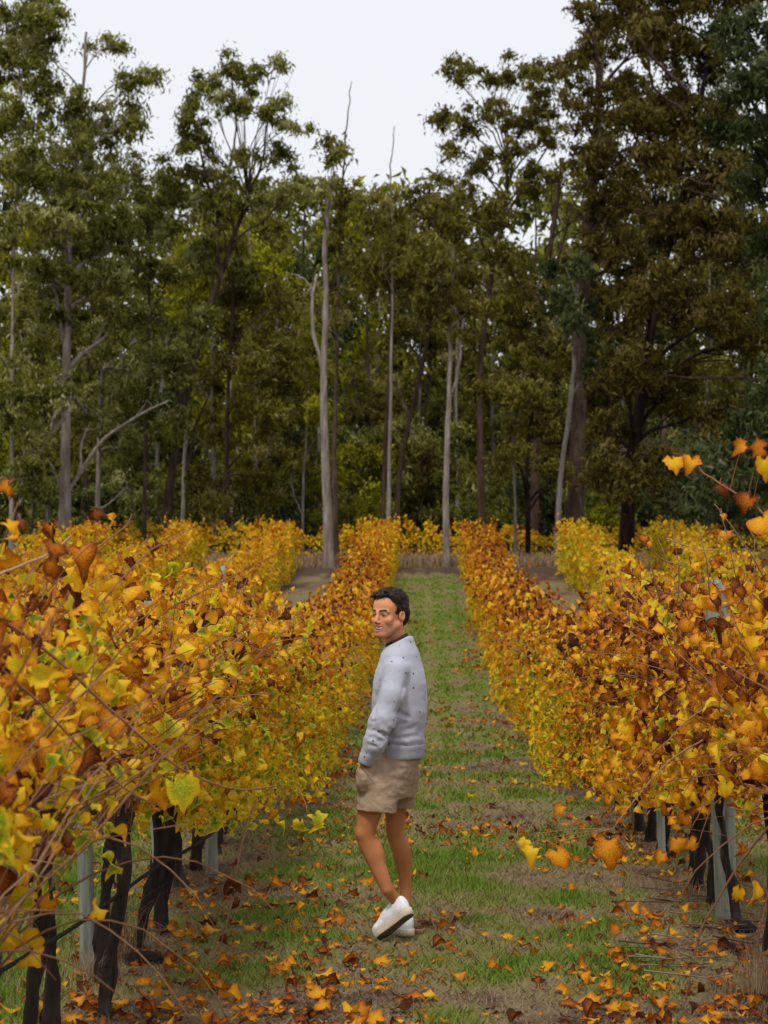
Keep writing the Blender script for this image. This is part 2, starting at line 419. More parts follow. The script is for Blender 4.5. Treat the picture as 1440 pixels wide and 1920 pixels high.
def grow(r, spacing, top, H, ncane, side, lean_y, nseg=10, spread=.20):
    """canes as polylines (ncane, nseg, 3)"""
    y0 = r.uniform(-.5, .5, ncane) * spacing
    p = np.stack([top[0] + r.normal(0, .05, ncane), top[1] + y0, top[2] + r.uniform(-.02, .10, ncane)], -1)
    L = (H - top[2]) * np.where(r.random(ncane) < .16, r.uniform(1.1, 1.4, ncane), r.uniform(.62, 1.05, ncane))
    d = np.stack([r.normal(0, spread, ncane) + .10 * side, r.normal(lean_y, .22, ncane), np.ones(ncane)], -1)
    low = r.random(ncane) < .05                                     # some canes arch out over the aisle and hang
    d[low, 0] += np.where(r.random(low.sum()) < .7, side, -side) * r.uniform(.3, .7, low.sum())
    out = [p.copy()]
    for i in range(nseg - 1):
        d += r.normal(0, .13, d.shape); d[:, 2] -= np.where(low, .28, .07)
        d /= np.linalg.norm(d, axis=1)[:, None]
        p = p + d * (L / (nseg - 1))[:, None]; out.append(p.copy())
    return np.stack(out, 1)

def make_leaves(r, K, n, H, zc, side, tint, size, inner=.25, zmin=0.3, low=.70):
    nc, ns, _ = K.shape
    c = r.integers(0, nc, n); u = r.random(n) ** .8 * (ns - 1.001); i = u.astype(int); f = (u - i)[:, None]
    P = K[c, i] * (1 - f) + K[c, i + 1] * f
    P = P + r.normal(0, 1, (n, 3)) * np.array([.10, .09, .07])
    rel = np.clip((P[:, 2] - zc) / (H - zc + 1e-6), -.5, 1.2)
    keep = (r.random(n) < np.clip(low + (1.4 - low) * rel, inner, 1)) & ((P[:, 2] > zmin + r.normal(0, .07, n)) | ((r.random(n) < .14) & (P[:, 2] > .45))) & (np.abs(P[:, 0]) < .50)
    P, rel, c = P[keep], rel[keep], c[keep]
    n = len(P)
    N = np.stack([np.where(P[:, 0] * side > -.05, side, -side) * .8 + r.normal(0, .55, n), r.normal(-.25, .6, n), .45 + r.normal(0, .45, n)], -1)
    ct = r.normal(0, .12, nc)[c]
    T = np.clip(tint[0] + (tint[1] - tint[0]) * np.clip(rel, 0, 1) + ct + r.normal(0, tint[2], n), .02, .98)
    S = size * np.exp(r.normal(0, .30, n)); T = np.where(r.random(n) < .06, r.uniform(.02, .25, n), T)
    return P, N, S, T

def cane_mesh(name, K, sel, r0=.0042, k=4):
    b = MB()
    for c in sel: b.tube(K[c], np.linspace(r0, r0 * .4, K.shape[1]), k, a=.35 + .4 * ((c * 7919) % 17) / 17)
    me = b.mesh(name); me.materials.append(M_CANE); return me

def leaf_object(parent, base, P, N, S, T, r, spin=None):
    R = rotmats(N[None], np.array([r.normal(0, .8) if spin is None else spin]))[0]
    o = bpy.data.objects.new('leaf', LEAF_ME[int(r.integers(0, 8))]); C.objects.link(o); o.parent = parent
    M = Matrix(R.tolist()).to_4x4(); M = Matrix.Translation(Vector([float(v) for v in (P - base)])) @ M @ Matrix.Diagonal((float(S * (r.uniform(.6, 1.1) if spin is None else 1)), float(S), float(S * r.uniform(.6, 1.9)), 1))
    o.matrix_local = M; o.color = (float(T), 0, 0, 1)
    return o

def pix(P):
    return VX + P[..., 0] / P[..., 1] * F, HY + (CAMZ - P[..., 2]) / P[..., 1] * F

VINES = []                                                        # (object, row, y, base)
def near_vine(row, xr, y, spacing, side, H, tint, label, group, seed, nleaf, nobj, ncane):
    r = np.random.default_rng(seed)
    x = xr + r.normal(0, .05); z = float(gz(x, y)); base = np.array([x, y, z])
    v = thing('grape_vine', label, 'vine', base, group)
    tm, top = trunk_mesh(r, spacing, .90 + r.normal(0, .04)); link('trunk', tm, None, v)
    K = grow(r, spacing, top, H, ncane, side, .28 if row == 'L1' else .05)
    big = list(range(0, ncane, max(1, ncane // 9)))[:9]
    for c in big:
        link('cane', cane_mesh('cane', K, [c], .0052, 6), None, v)
    rest = [c for c in range(ncane) if c not in big]
    link('canes', cane_mesh('canes', K, rest), None, v, kind='stuff')
    zmin = np.interp(y, [10.4, 12, 15, 18, 25], [1.30, 1.02, .76, .36, .12] if row == 'L1' else [1.30, 1.02, .76, .48, .22])
    P, N, S, T = make_leaves(r, K, nleaf, H, top[2], side, tint, .066, inner=.12, zmin=zmin, low=np.interp(y, [11, 14, 19], [.18, .30, .70]))
    if zmin < .8:                                                  # leaves hanging below the cordon
        e = int(nleaf * .22); Pe = np.stack([r.normal(.10 * side, .20, e), r.uniform(-.5, .5, e) * spacing, r.uniform(zmin, 1.0, e)], -1)
        P = np.concatenate([P, Pe]); N = np.concatenate([N, np.stack([np.sign(Pe[:, 0]) * .8, r.normal(-.4, .5, e), r.normal(.3, .4, e)], -1)])
        S = np.concatenate([S, .066 * np.exp(r.normal(0, .25, e))]); T = np.concatenate([T, np.clip(tint[0] + .02 + r.normal(0, tint[2], e), .02, .98)])
    Pw = P + base; px, py = pix(Pw)
    inf = (px > -30) & (px < 1470) & (py > 0) & (py < 1950)
    score = S * 5 + P[:, 0] * side * 1.0 + .3 * (P[:, 2] - 1.0) + r.normal(0, .12, len(P)) - (~inf) * 10
    order = np.argsort(-score)[:nobj]; order = order[inf[order]]
    for q in order: leaf_object(v, base, Pw[q], N[q], S[q] * 1.06, T[q], r)
    m = np.ones(len(P), bool); m[order] = False
    link('foliage', leaves_mesh('foliage', LT_MID, P[m], N[m], S[m], T[m], r), None, v, kind='stuff')
    VINES.append((v, row, y, base)); return v

_var = {}
def vine_variant(kind, k):
    key = (kind, k)
    if key in _var: return _var[key]
    r = np.random.default_rng(hash(kind) % 1000 * 0 + sum(map(ord, kind)) * 31 + k)
    sp, H, tint, n, size, tpl, nc = {
        'mid':    (1.5, 1.50, (.86, .52, .18), 1000, .076, LT_MID, 26),
        'russet': (1.7, 1.48, (.76, .48, .14), 900, .088, LT_FAR, 20),
        'gold':   (1.8, 1.52, (.84, .60, .12), 900, .090, LT_FAR, 20),
        'lime':   (1.8, 1.55, (.88, .76, .09), 900, .090, LT_FAR, 20),
        'yellow': (1.9, 1.22, (.80, .70, .07), 900, .10, LT_FAR, 20)}[kind]
    tm, top = trunk_mesh(r, sp, .62 if kind != 'yellow' else .45, 7, 8)
    K = grow(r, sp, top, H, nc, r.choice([-1, 1]), .0, 8, .34)
    P, N, S, T = make_leaves(r, K, n, H, top[2], 1, tint, size, .55)
    ex = int(n * .34)                                             # hanging skirt of leaves that hides the trunks
    Pe = np.stack([r.choice([-1, 1], ex) * r.uniform(.12, .5, ex), r.uniform(-.5, .5, ex) * sp, r.uniform(.08, .95, ex)], -1)
    P = np.concatenate([P, Pe]); N = np.concatenate([N, np.stack([np.sign(Pe[:, 0]), r.normal(-.3, .5, ex), r.normal(.4, .4, ex)], -1)])
    S = np.concatenate([S, size * np.exp(r.normal(0, .25, ex))]); T = np.concatenate([T, np.clip(tint[0] + r.normal(0, tint[2] + .05, ex), .02, .98)])
    fm = leaves_mesh('foliage', tpl, P, N, S, T, r)
    cm = cane_mesh('canes', K, range(nc), .0055, 3)
    _var[key] = (tm, fm, cm); return _var[key]

def far_vine(row, xr, y, kind, k, label, group):
    x = xr + rng.normal(0, .06); base = (x, y, float(gz(x, y)))
    tm, fm, cm = vine_variant(kind, k)
    v = thing('grape_vine', label, 'vine', base, group)
    s = float(rng.uniform(.92, 1.08)); v.scale = (float(rng.choice([-1, 1])) * s, float(rng.choice([-1, 1])), s)
    link('trunk', tm, None, v); link('foliage', fm, None, v, kind='stuff'); link('canes', cm, None, v, kind='stuff')
    VINES.append((v, row, y, np.array(base))); return v

LFT, RGT = 'row the man faces', 'row behind the man'
near_lab_L = ['vine with long bare canes at the camera end of the row the man faces',
 'second vine from the camera in the row the man faces', 'vine with hanging russet shoot at the edge of the row the man faces',
 'dark trunk vine beneath the long bare cane, row the man faces', 'vine with thick black trunk on the camera side of the first greenish post',
 'golden vine leaning over the first greenish post', 'vine just beyond the first greenish post, above the dry grass clump',
 'vine on the camera side of the second grey post', 'golden vine right beside the second grey post', 'vine just past the second grey post, row the man faces',
 'vine beside the third post in the row the man faces']
near_lab_R = {10: 'vine at the very camera end of the row behind the man', 11: 'vine whose long shoot dangles orange leaves against the dark trees', 12: 'vine whose russet shoots droop down to the grass behind the man',
 13: 'vine whose arching cane holds two big orange leaves out over the grass',
 14: 'tangled bare caned vine just before the tall post with barbed wire', 15: 'orange vine on the camera side of the tall grey post', 16: 'vine wrapped round the tall grey post with bare orange canes',
 17: 'thick trunked vine just past the tall grey post', 18: 'vine with shaggy black trunk above the heap of prunings', 19: 'vine just before the thin pale green post',
 20: 'vine just beyond the thin pale green post', 21: 'second vine beyond the thin pale green post'}
idx = 0
for q, y in enumerate(np.arange(6.8, 25.5, 1.02)):
    H = np.interp(y, [7, 9.5, 11, 13, 16, 20, 25], [2.02, 2.02, 1.88, 1.76, 1.70, 1.66, 1.58])
    lab = near_lab_L[q] if q < len(near_lab_L) else 'golden green vine deeper in the row the man faces, past the third post'
    near_vine('L1', XL1 - .04, y + rng.normal(0, .06), 1.02, 1, H, (.80, .60, .19), lab, 'grape vines in the row the man faces', 1000 + q, 1450, 150 if y < 22 else 60, 44)
for q, y in enumerate(np.arange(9.9, 25.6, 1.02)):
    H = np.interp(y, [10, 14, 16, 18, 25], [1.88, 1.78, 1.74, 1.74, 1.60])
    lab = near_lab_R.get(int(round(y)), 'orange vine at the camera end of the row behind the man, mostly out of frame' if y < 12.5 else 'orange vine deeper in the row behind the man, past the thin post')
    near_vine('R1', XR1 + .02, y + rng.normal(0, .06), 1.02, -1, H, (.56, .40, .18), lab, 'grape vines in the row behind the man', 2000 + q, 560 if 13.6 < y < 16.4 else 1050, 150 if 11 < y < 23 else 50, 40)
for y in np.arange(26.6, 97, 1.5):
    kL = 'mid' if y < 46 else ('russet' if y < 82 else 'gold')
    kR = 'mid' if y < 40 else 'russet'
    far_vine('L1', XL1, y, kL, int(rng.integers(0, 5)), 'golden orange vine in the far stretch of the row the man faces', 'grape vines in the row the man faces')
    far_vine('R1', XR1, y, kR, int(rng.integers(0, 5)), 'russet vine in the far stretch of the row behind the man', 'grape vines in the row behind the man')
for y in np.arange(20, 97, 1.75):
    far_vine('L2', XL1 - ROW, y, 'gold', int(rng.integers(0, 5)), 'golden vine in the second row on the side the man faces', 'grape vines in the second row on the side the man faces')
    if y > 30: far_vine('R2', XR1 + ROW, y, 'lime', int(rng.integers(0, 5)), 'yellow green vine in the second row on the side behind the man', 'grape vines in the second row on the side behind the man')
for y in np.arange(52, 97, 1.85):
    far_vine('L3', XL1 - 2 * ROW, y, 'gold', int(rng.integers(0, 5)), 'golden vine in the third row on the side the man faces', 'grape vines in the third row on the side the man faces')
    if y > 66: far_vine('R3', XR1 + 2 * ROW, y, 'lime', int(rng.integers(0, 5)), 'yellow green vine in the third row on the side behind the man', 'grape vines in the third row on the side behind the man')
for y in np.arange(72, 97, 1.9):
    far_vine('L4', XL1 - 3 * ROW, y, 'gold', int(rng.integers(0, 5)), 'golden vine in the fourth row on the side the man faces', 'grape vines in the fourth row on the side the man faces')
for x in np.arange(-14, 14.5, 1.7):
    o = far_vine('X', x, 109 + rng.normal(0, .2), 'yellow', int(rng.integers(0, 4)), 'yellow vine in the cross row under the trees beyond the aisle', 'grape vines in the cross row under the trees')
    o.rotation_euler = (0, 0, math.radians(90))

# shoots of single vines that the photograph shows clearly (cane through measured points, leaves on it)
def vine_at(row, y):
    return min((v for v in VINES if v[1] == row), key=lambda v: abs(v[2] - y))
def shoot(row, pts, r0, r1, leaves=(), seed=0, tint=.55):
    """pts: (px, py, depth); leaves: (px, py, depth, size, tint)"""
    r = np.random.default_rng(seed)
    P = spline([W(*p) for p in pts], 5 * len(pts)); v, _, _, base = vine_at(row, pts[0][2])
    P = P + np.cumsum(r.normal(0, .0016, P.shape), 0)
    b = MB(); b.tube(P - base, np.linspace(r0, r1, len(P)), 6, tint)
    nodes = range(3, len(P) - 1, 4)
    for i in nodes:                                               # swollen nodes
        b.tube([P[i] - base - (0, 0, .004), P[i] - base, P[i] - base + (0, 0, .004)], [r0 * .5, r0 * 1.25, r0 * .5], 6, tint * .6)
    for l in leaves:                                              # stalks that join the leaves to the cane
        a = W(*l[:3]); q = P[np.argmin(np.linalg.norm(P - a, axis=1))]
        if np.linalg.norm(q - a) < .45: b.tube(spline([q, (q + a) / 2 + (0, .01, .02), a + (0, .004, l[3] * .3)], 6) - base, np.linspace(r1, r1 * .6, 6), 4, tint)
    me = b.mesh('cane'); me.materials.append(M_CANE); link('cane', me, None, v)
    for l in leaves:
        Pl = W(*l[:3])
        leaf_object(v, base, Pl, np.array([r.normal(0, .6), -1, .3 + r.normal(0, .5)]), l[3], l[4], r, spin=(l[5] if len(l) > 5 else None))
shoot('L1', [(-30, 1140, 8.6), (110, 1240, 8.7), (250, 1370, 8.8), (345, 1445, 8.9), (440, 1478, 9.0), (520, 1470, 9.2)], .0058, .0028, [(330, 1472, 8.9, .125, .88, .3), (296, 1480, 8.92, .105, .55, -.5), (345, 1452, 8.95, .07, .12, .8)], 1, .5)
shoot('L1', [(-30, 1230, 8.2), (60, 1305, 8.3), (130, 1380, 8.4), (230, 1480, 8.5), (300, 1520, 8.6)], .0042, .0022, [(60, 1262, 8.1, .13, .78), (155, 1290, 8.9, .10, .7)], 2, .55)
shoot('L1', [(40, 1145, 11.5), (110, 1085, 11.7), (180, 1030, 12), (240, 985, 12.3), (250, 963, 12.4)], .0040, .0018, [(100, 985, 11.8, .08, .28), (84, 996, 11.8, .08, .12)], 3, .45)
shoot('L1', [(-20, 1085, 10), (40, 1060, 10.2), (100, 1030, 10.4), (125, 1003, 10.5)], .0062, .0040, [], 4, .85)
shoot('L1', [(20, 1150, 11), (100, 1120, 11.2), (200, 1080, 11.5), (275, 1045, 12)], .0035, .0018, [], 5, .7)
shoot('L1', [(110, 1230, 12), (200, 1190, 12.2), (275, 1155, 12.5), (310, 1110, 12.6)], .0036, .0018, [], 6, .5)
shoot('L1', [(400, 1190, 13.2), (440, 1195, 13.2), (510, 1222, 13.3), (580, 1232, 13.4)], .0034, .0016, [], 7, .55)
shoot('L1', [(300, 1180, 14), (350, 1130, 14.2), (385, 1090, 14.5), (416, 1068, 14.6)], .003, .0016, [], 17, .55)
shoot('L1', [(480, 1500, 12.2), (455, 1580, 11.8), (440, 1660, 11.4), (425, 1740, 11.2), (395, 1800, 11.0), (362, 1860, 10.9)], .0046, .0022, [(440, 1655, 11.3, .07, .0), (446, 1690, 11.3, .05, .02), (424, 1758, 11.1, .06, .0)], 8, .12)
shoot('L1', [(-10, 1670, 9.0), (30, 1710, 9.0), (60, 1735, 9.0)], .003, .0016, [(12, 1745, 8.9, .12, .72, .2), (70, 1760, 8.9, .085, .68, -.6), (92, 1690, 9.1, .075, .45)], 9, .5)
shoot('L1', [(-10, 1610, 9.5), (50, 1600, 9.6), (82, 1575, 9.7), (80, 1535, 9.7), (30, 1510, 9.7), (-10, 1530, 9.7)], .0036, .002, [], 10, .5)
shoot('L1', [(560, 1480, 14.0), (575, 1510, 13.8), (585, 1535, 13.6)], .003, .0015, [(562, 1545, 13.5, .085, .88), (590, 1530, 13.5, .09, .90), (604, 1548, 13.6, .075, .86)], 11, .5)
shoot('R1', [(1470, 1000, 10.6), (1410, 945, 10.7), (1350, 905, 10.8), (1312, 880, 10.9), (1300, 866, 10.9)], .0042, .002,
      [(1260, 862, 10.9, .085, .62, .2), (1296, 862, 10.8, .085, .50, -.3), (1354, 908, 10.8, .075, .12, .5), (1405, 935, 10.7, .095, .24, -.4), (1430, 972, 10.6, .12, .52, .5), (1395, 835, 10.7, .075, .40), (1428, 840, 10.6, .085, .30), (1432, 866, 10.6, .10, .68)], 12, .5)
shoot('R1', [(1330, 1380, 13.0), (1260, 1420, 12.8), (1200, 1480, 12.6), (1140, 1555, 12.4)], .0046, .0022, [(1140, 1580, 12.2, .145, .42, .2), (1045, 1596, 12.3, .12, .46, .4), (1108, 1572, 12.25, .06, .10, .9), (1000, 1590, 12.4, .085, .70), (985, 1575, 12.5, .06, .74)], 13, .65)
shoot('R1', [(1440, 1440, 12.8), (1360, 1330, 12.9), (1300, 1345, 12.9), (1245, 1400, 12.9), (1180, 1460, 12.9)], .004, .002, [(1052, 1512, 13.2, .08, .42)], 14, .75)
shoot('R1', [(1460, 1530, 11.6), (1400, 1600, 11.5), (1340, 1690, 11.3), (1310, 1740, 11.2), (1290, 1820, 11.1), (1272, 1890, 11.0)], .0055, .0024, [(1296, 1880, 11.0, .055, .0), (1310, 1850, 11.0, .05, .02), (1350, 1770, 11.1, .07, .0)], 15, .22)
shoot('R1', [(1445, 1640, 11.6), (1430, 1720, 11.4), (1418, 1790, 11.3), (1440, 1850, 11.2)], .0055, .0028, [(1415, 1660, 11.5, .11, .66), (1385, 1668, 11.5, .085, .62)], 16, .2)
shoot('R1', [(1330, 1440, 13.5), (1320, 1500, 13.4), (1300, 1545, 13.3), (1280, 1575, 13.3)], .003, .0015, [(1282, 1530, 13.2, .085, .42), (1262, 1535, 13.2, .06, .5), (1270, 1575, 13.2, .10, .46), (1303, 1580, 13.2, .08, .5), (1240, 1600, 13.2, .085, .44), (1385, 1585, 13.0, .08, .36), (1420, 1540, 13.0, .08, .3)], 18, .5)
for q, (x0, y0, x1, y1, dd) in enumerate([(1235, 1120, 1205, 1000, 14.2), (1270, 1130, 1262, 985, 14.4), (1300, 1140, 1355, 990, 14.3), (1330, 1120, 1300, 975, 14.0), (1390, 1130, 1350, 960, 13.6), (1250, 1010, 1400, 1035, 13.9), (1180, 1170, 1150, 1060, 16),
      (1140, 1180, 1090, 1070, 17), (1220, 1190, 1110, 1120, 16), (1430, 1080, 1340, 945, 13.0), (1280, 1060, 1212, 1010, 14.5), (1400, 1180, 1415, 1010, 13.5)]):
    mx, my = (x0 + x1) / 2 + 12 * math.sin(q * 2.3), (y0 + y1) / 2 + 8
    shoot('R1', [(x0, y0, dd), (mx, my, dd - .1), (x1, y1, dd - .15)], .0036, .0016, [(x1 + 3, y1 + 6, dd - .2, .06 + .02 * math.sin(q), .3 + .05 * (q % 7))] if q % 2 == 0 else [], 30 + q, .72)

# ------------------------------------------------------------------ posts, wires, irrigation hose
def post(px, py, d, h, rad, label, group, lean=(0, 0), tint=.5, seed=0):
    b = W(px, py, d); b[2] = float(gz(b[0], b[1])) - .05
    v = MB(); n = 14; t = np.linspace(0, 1, n); r = np.random.default_rng(seed)
    P = np.stack([lean[0] * t, lean[1] * t, t * (h + .05)], -1)
    V, Fc = tube(P, rad * (1 + .04 * np.sin(t * 9 + seed)), 14)
    V = V + (fbm(V * np.array([28, 28, 3]) + seed * 3, 3)[:, None] - .5) * .018
    v.add(V, Fc, tint)
    o = link('post', v.mesh('post'), M_POST); o.location = [float(q) for q in b]
    tag(o, label, 'post', group); return o
pg = 'trellis posts along the vine rows'
post(165, 1830, 14.16, 1.75, .037, 'greenish weathered post next to the dry grass clump', pg, (-.05, 0), .42, 1)
post(300, 1700, 16.65, 1.75, .042, 'grey split post second along the row the man faces', pg, (-.05, .0), .6, 2)
post(396, 1622, 18.9, 1.7, .04, 'short looking grey post third along the row the man faces', pg, (.02, 0), .5, 3)
tp = post(1362, 1715, 16.3, 1.86, .062, 'tall thick grey post with tangled wire at its top behind the man', pg, (-.06, 0), .62, 4)
post(1240, 1592, 20.0, 1.6, .028, 'thin pale green post among the shaggy trunks', pg, (-.03, 0), .7, 5)
for y in np.arange(23, 96, 5.2):
    for xr, lab in ((XL1, 'slim grey post hidden in the far stretch of the row the man faces'), (XR1, 'slim grey post hidden in the far stretch of the row behind the man')):
        o = post(VX + xr / y * F, HY, y, 1.35, .035, lab, pg, (0, 0), .45, 6)
for px, d, xr in ((418, 62, XL1 - 2 * ROW),):
    o = post(px, HY, d, 1.75, .05, 'pale post standing clear among the golden rows', pg, (0, 0), .8, 9)
def wire(name, label, pts, rad, tint, mat, cat, k=5):
    b = MB(); b.tube(spline(pts, 40), rad, k, tint); o = link(name, b.mesh(name), mat); tag(o, label, cat); return o
for row, xr, nm in (('L1', XL1, 'the row the man faces'), ('R1', XR1, 'the row behind the man')):
    for zz, w_ in ((1.12, 'lower'), (1.52, 'upper')):
        wire('trellis_wire', f'thin grey {w_} trellis wire running along {nm}', [(xr, y, float(gz(xr, y)) + zz) for y in np.arange(7, 97, 3)], .0016, .55, M_POST, 'wire', 4)
wire('irrigation_hose', 'black irrigation hose sagging along the trunks of the row the man faces',
     [W(-60, 1858, 9.6), W(0, 1822, 10.2), W(150, 1731, 11.9), W(285, 1632, 14.2), W(400, 1560, 17.2)] + [(XL1 + .1, y, float(gz(XL1, y)) + .36) for y in (21, 26, 32, 40)], .009, .12, M_VTRUNK, 'hose', 7)
wp = [W(1215, 1100, 15.9), W(1265, 1112, 16.0), W(1315, 1090, 16.18), W(1345, 1098, 16.2), W(1372, 1122, 16.15), W(1410, 1142, 15.6), W(1460, 1165, 15.0)]
b = MB(); P = spline(wp, 60); b.tube(P, .003, 5, .5)
for i in range(2, 60, 2):
    q = P[i]; dv = np.random.default_rng(i).normal(0, .022, 3)
    b.tube([q - dv, q + dv * .2, q + dv[::-1]], [.001, .0028, .001], 4, .5 + .4 * ((i * 7) % 5) / 5)
me = b.mesh('barbed_wire'); o = link('barbed_wire', me, M_TWIG); tag(o, 'barbed wire wound with dry tendrils over the top of the tall grey post', 'wire')
# ------------------------------------------------------------------ fallen leaves, twigs, dry clumps
M_LITTER_OBJ = leaf_mat('fallen_leaf_single', True); M_LITTER = leaf_mat('fallen_leaf', False)
def litter_dens(x, y):
    d = fbm(np.stack([x * .8, y * .45, 0 * x], -1) + 31, 3)
    a = (d - .5) * 3.4 + .30 + .55 * np.exp(-((x + .75) / .5) ** 2) + .30 * np.exp(-((x - 1.15) / .4) ** 2) - .35 * np.exp(-((x - .45) / .35) ** 2)
    return np.clip(a, .06, 1)
LIT_TPL = []
for k in range(8):
    v, t, rm = leaf_template(300 + k, k % 2 == 0)
    r = np.random.default_rng(k); v = v.copy()
    bend = r.uniform(.5, 1.9); ax = r.uniform(0, 3.14)
    u = v[:, 0] * math.cos(ax) + v[:, 1] * math.sin(ax)
    v[:, 2] = v[:, 2] * .8 + bend * u ** 2 * .9
    v -= v.mean(0) * np.array([1, 1, 0]); v[:, 2] -= v[:, 2].min() + .02
    LIT_TPL.append((v, t, rm))
LIT_ME = [mesh('fallen_leaf', v, t, {'rim': rm}) for v, t, rm in LIT_TPL]
for q_ in LIT_ME: q_.materials.append(M_LITTER_OBJ)
r = np.random.default_rng(77)
n = 12500
y = 11.4 + 60 * r.random(n) ** 1.9; x = r.uniform(-2.6, 2.9, n)
k = r.random(n) < litter_dens(x, y); x, y = x[k], y[k]; n = len(x)
S = np.clip(.054 * np.exp(r.normal(0, .36, n)), .02, .095); S = np.where(y > 30, S * 1.2, S)
T = np.clip(r.choice([.10, .24, .36, .50, .60], n, p=[.17, .25, .28, .20, .10]) + r.normal(0, .06, n), 0, 1)
Pz = gz(x, y) + .008 + .012 * r.random(n); P = np.stack([x, y, Pz], -1)
N = np.stack([r.normal(0, .22, n), r.normal(-.12, .24, n), np.ones(n)], -1); flip = r.random(n) < .35
spin = r.uniform(0, 6.28, n)
px, py = pix(P)
show = (px > 5) & (px < 1435) & (py > 20) & (py < 1915) & (np.abs(x - .1) < 2.2)
score = S / y + r.normal(0, .0001, n) - 10 * (~show)
order = np.argsort(-score)[:300]
R = rotmats(N, spin)
names = {0: ('curled dark brown vine leaf fallen on the aisle grass', 'brown leaves fallen on the aisle'), 1: ('curled orange vine leaf fallen on the aisle grass', 'orange leaves fallen on the aisle'),
         2: ('pale golden vine leaf fallen on the aisle grass', 'golden leaves fallen on the aisle')}
for q in order:
    c = 0 if T[q] < .2 else (1 if T[q] < .46 else 2)
    o = bpy.data.objects.new('fallen_leaf', LIT_ME[int(r.integers(0, 8))]); C.objects.link(o)
    s = float(S[q]) * 1.1
    o.matrix_world = Matrix.Translation(Vector(P[q].tolist())) @ Matrix(R[q].tolist()).to_4x4() @ Matrix.Diagonal((s, s, s * (1 if not flip[q] else .6), 1))
    o.color = (float(T[q]), 0, 0, 1); tag(o, names[c][0], 'leaf', names[c][1])
m = np.ones(n, bool); m[order] = False
V = []; Fc = []; A = []; B = []; o_ = 0; kk = r.integers(0, 8, n)
for q in range(8):
    s = m & (kk == q); v, f = scatter(*LIT_TPL[q][:2], P[s], R[s], S[s])
    V.append(v); Fc.append(f + o_); o_ += len(v); A.append(np.repeat(T[s], len(LIT_TPL[q][0]))); B.append(np.tile(LIT_TPL[q][2], s.sum()))
me = mesh('leaf_litter', np.concatenate(V), np.concatenate(Fc), {'tint': np.concatenate(A), 'rim': np.concatenate(B)})
tag(link('leaf_litter', me, M_LITTER), 'small fallen vine leaves strewn along the aisle and under the rows', None, kind='stuff')

# prunings under the row behind the man: single sticks
def stick(px, py, d, length, ang, rad, tint, label, group, seed):
    r = np.random.default_rng(seed); b = W(px, py, d); n = 9
    t = np.linspace(-.5, .5, n) * length
    P = np.stack([b[0] + t * math.cos(ang) + np.cumsum(r.normal(0, .006, n)), b[1] + t * math.sin(ang) + np.cumsum(r.normal(0, .006, n)), 0 * t], -1)
    P[:, 2] = gz(P[:, 0], P[:, 1]) + rad + .01 + r.uniform(0, .03) + np.abs(t) * r.uniform(0, .15)
    q = MB(); q.tube(P, np.linspace(rad, rad * .5, n), 5, tint)
    if length > .25: q.tube([P[5], P[5] + (r.normal(0, .05), r.normal(0, .05), .03), P[5] + (r.normal(0, .09), r.normal(0, .09), .05)], [rad * .7, rad * .5, rad * .3], 4, tint)
    o = link('twig', q.mesh('twig'), M_TWIG); tag(o, label, 'twig', group)
def depth_of(py, guess=2.2): return F * guess / (py - HY)
r = np.random.default_rng(5)
for k in range(34):
    py = r.uniform(1640, 1850); px = r.uniform(1195, 1430) - (py - 1740) * .1
    stick(px, py, depth_of(py), r.uniform(.12, .42), r.uniform(-1.1, 1.5), r.uniform(.003, .006), r.uniform(.2, .95), 'thin dead pruning in the heap under the row behind the man', 'dead prunings under the row behind the man', k)
for k, (px, py, L, a, lab) in enumerate([(1245, 1690, .45, .1, 'pale straight twig sticking out of the heap of prunings'), (290, 1750, .4, -.9, 'thin curved dark twig beside the dry grass clump'), (1270, 1810, .5, .05, 'long thin twig lying flat at the edge of the grass'), (1330, 1845, .6, .04, 'long bleached twig below the black dangling shoot')]):
    stick(px, py, depth_of(py), L, a, .005, .5 + .1 * k, lab, None, 80 + k)
# dry grass clumps
def clump(px, py, d, rad, h, n, label, seed, tint=.45):
    b = W(px, py, d); b[2] = float(gz(b[0], b[1]))
    V, Q, T, A = tufts(n, lambda r, m: (b[0] + r.normal(0, rad, m), b[1] + r.normal(0, rad, m)), h * .35, h, .0022, seed, .35)
    V = V - b; A = np.clip(A + tint - .5, 0, 1)
    o = link('dry_grass_clump', mesh2('dry_grass_clump', V, Q, T, {'tint': A}), M_STRAW); o.location = b.tolist(); tag(o, label, 'grass clump')
clump(215, 1790, 14.7, .085, .42, 260, 'tall brown dry grass clump next to the greenish post', 1, .3)
clump(182, 1838, 14.0, .05, .20, 160, 'short pale straw tuft at the foot of the greenish post', 2, .75)
clump(1440, 1870, 13.6, .10, .30, 260, 'pinkish dry grass clump at the foot of the drooping russet shoots', 3, .5)
clump(1230, 1650, 18.0, .18, .10, 260, 'low dry tuft beneath the shaggy trunks behind the man', 4, .6)
clump(90, 1850, 13.8, .22, .12, 220, 'low straw tuft around the black trunk nearest the greenish post', 5, .6)
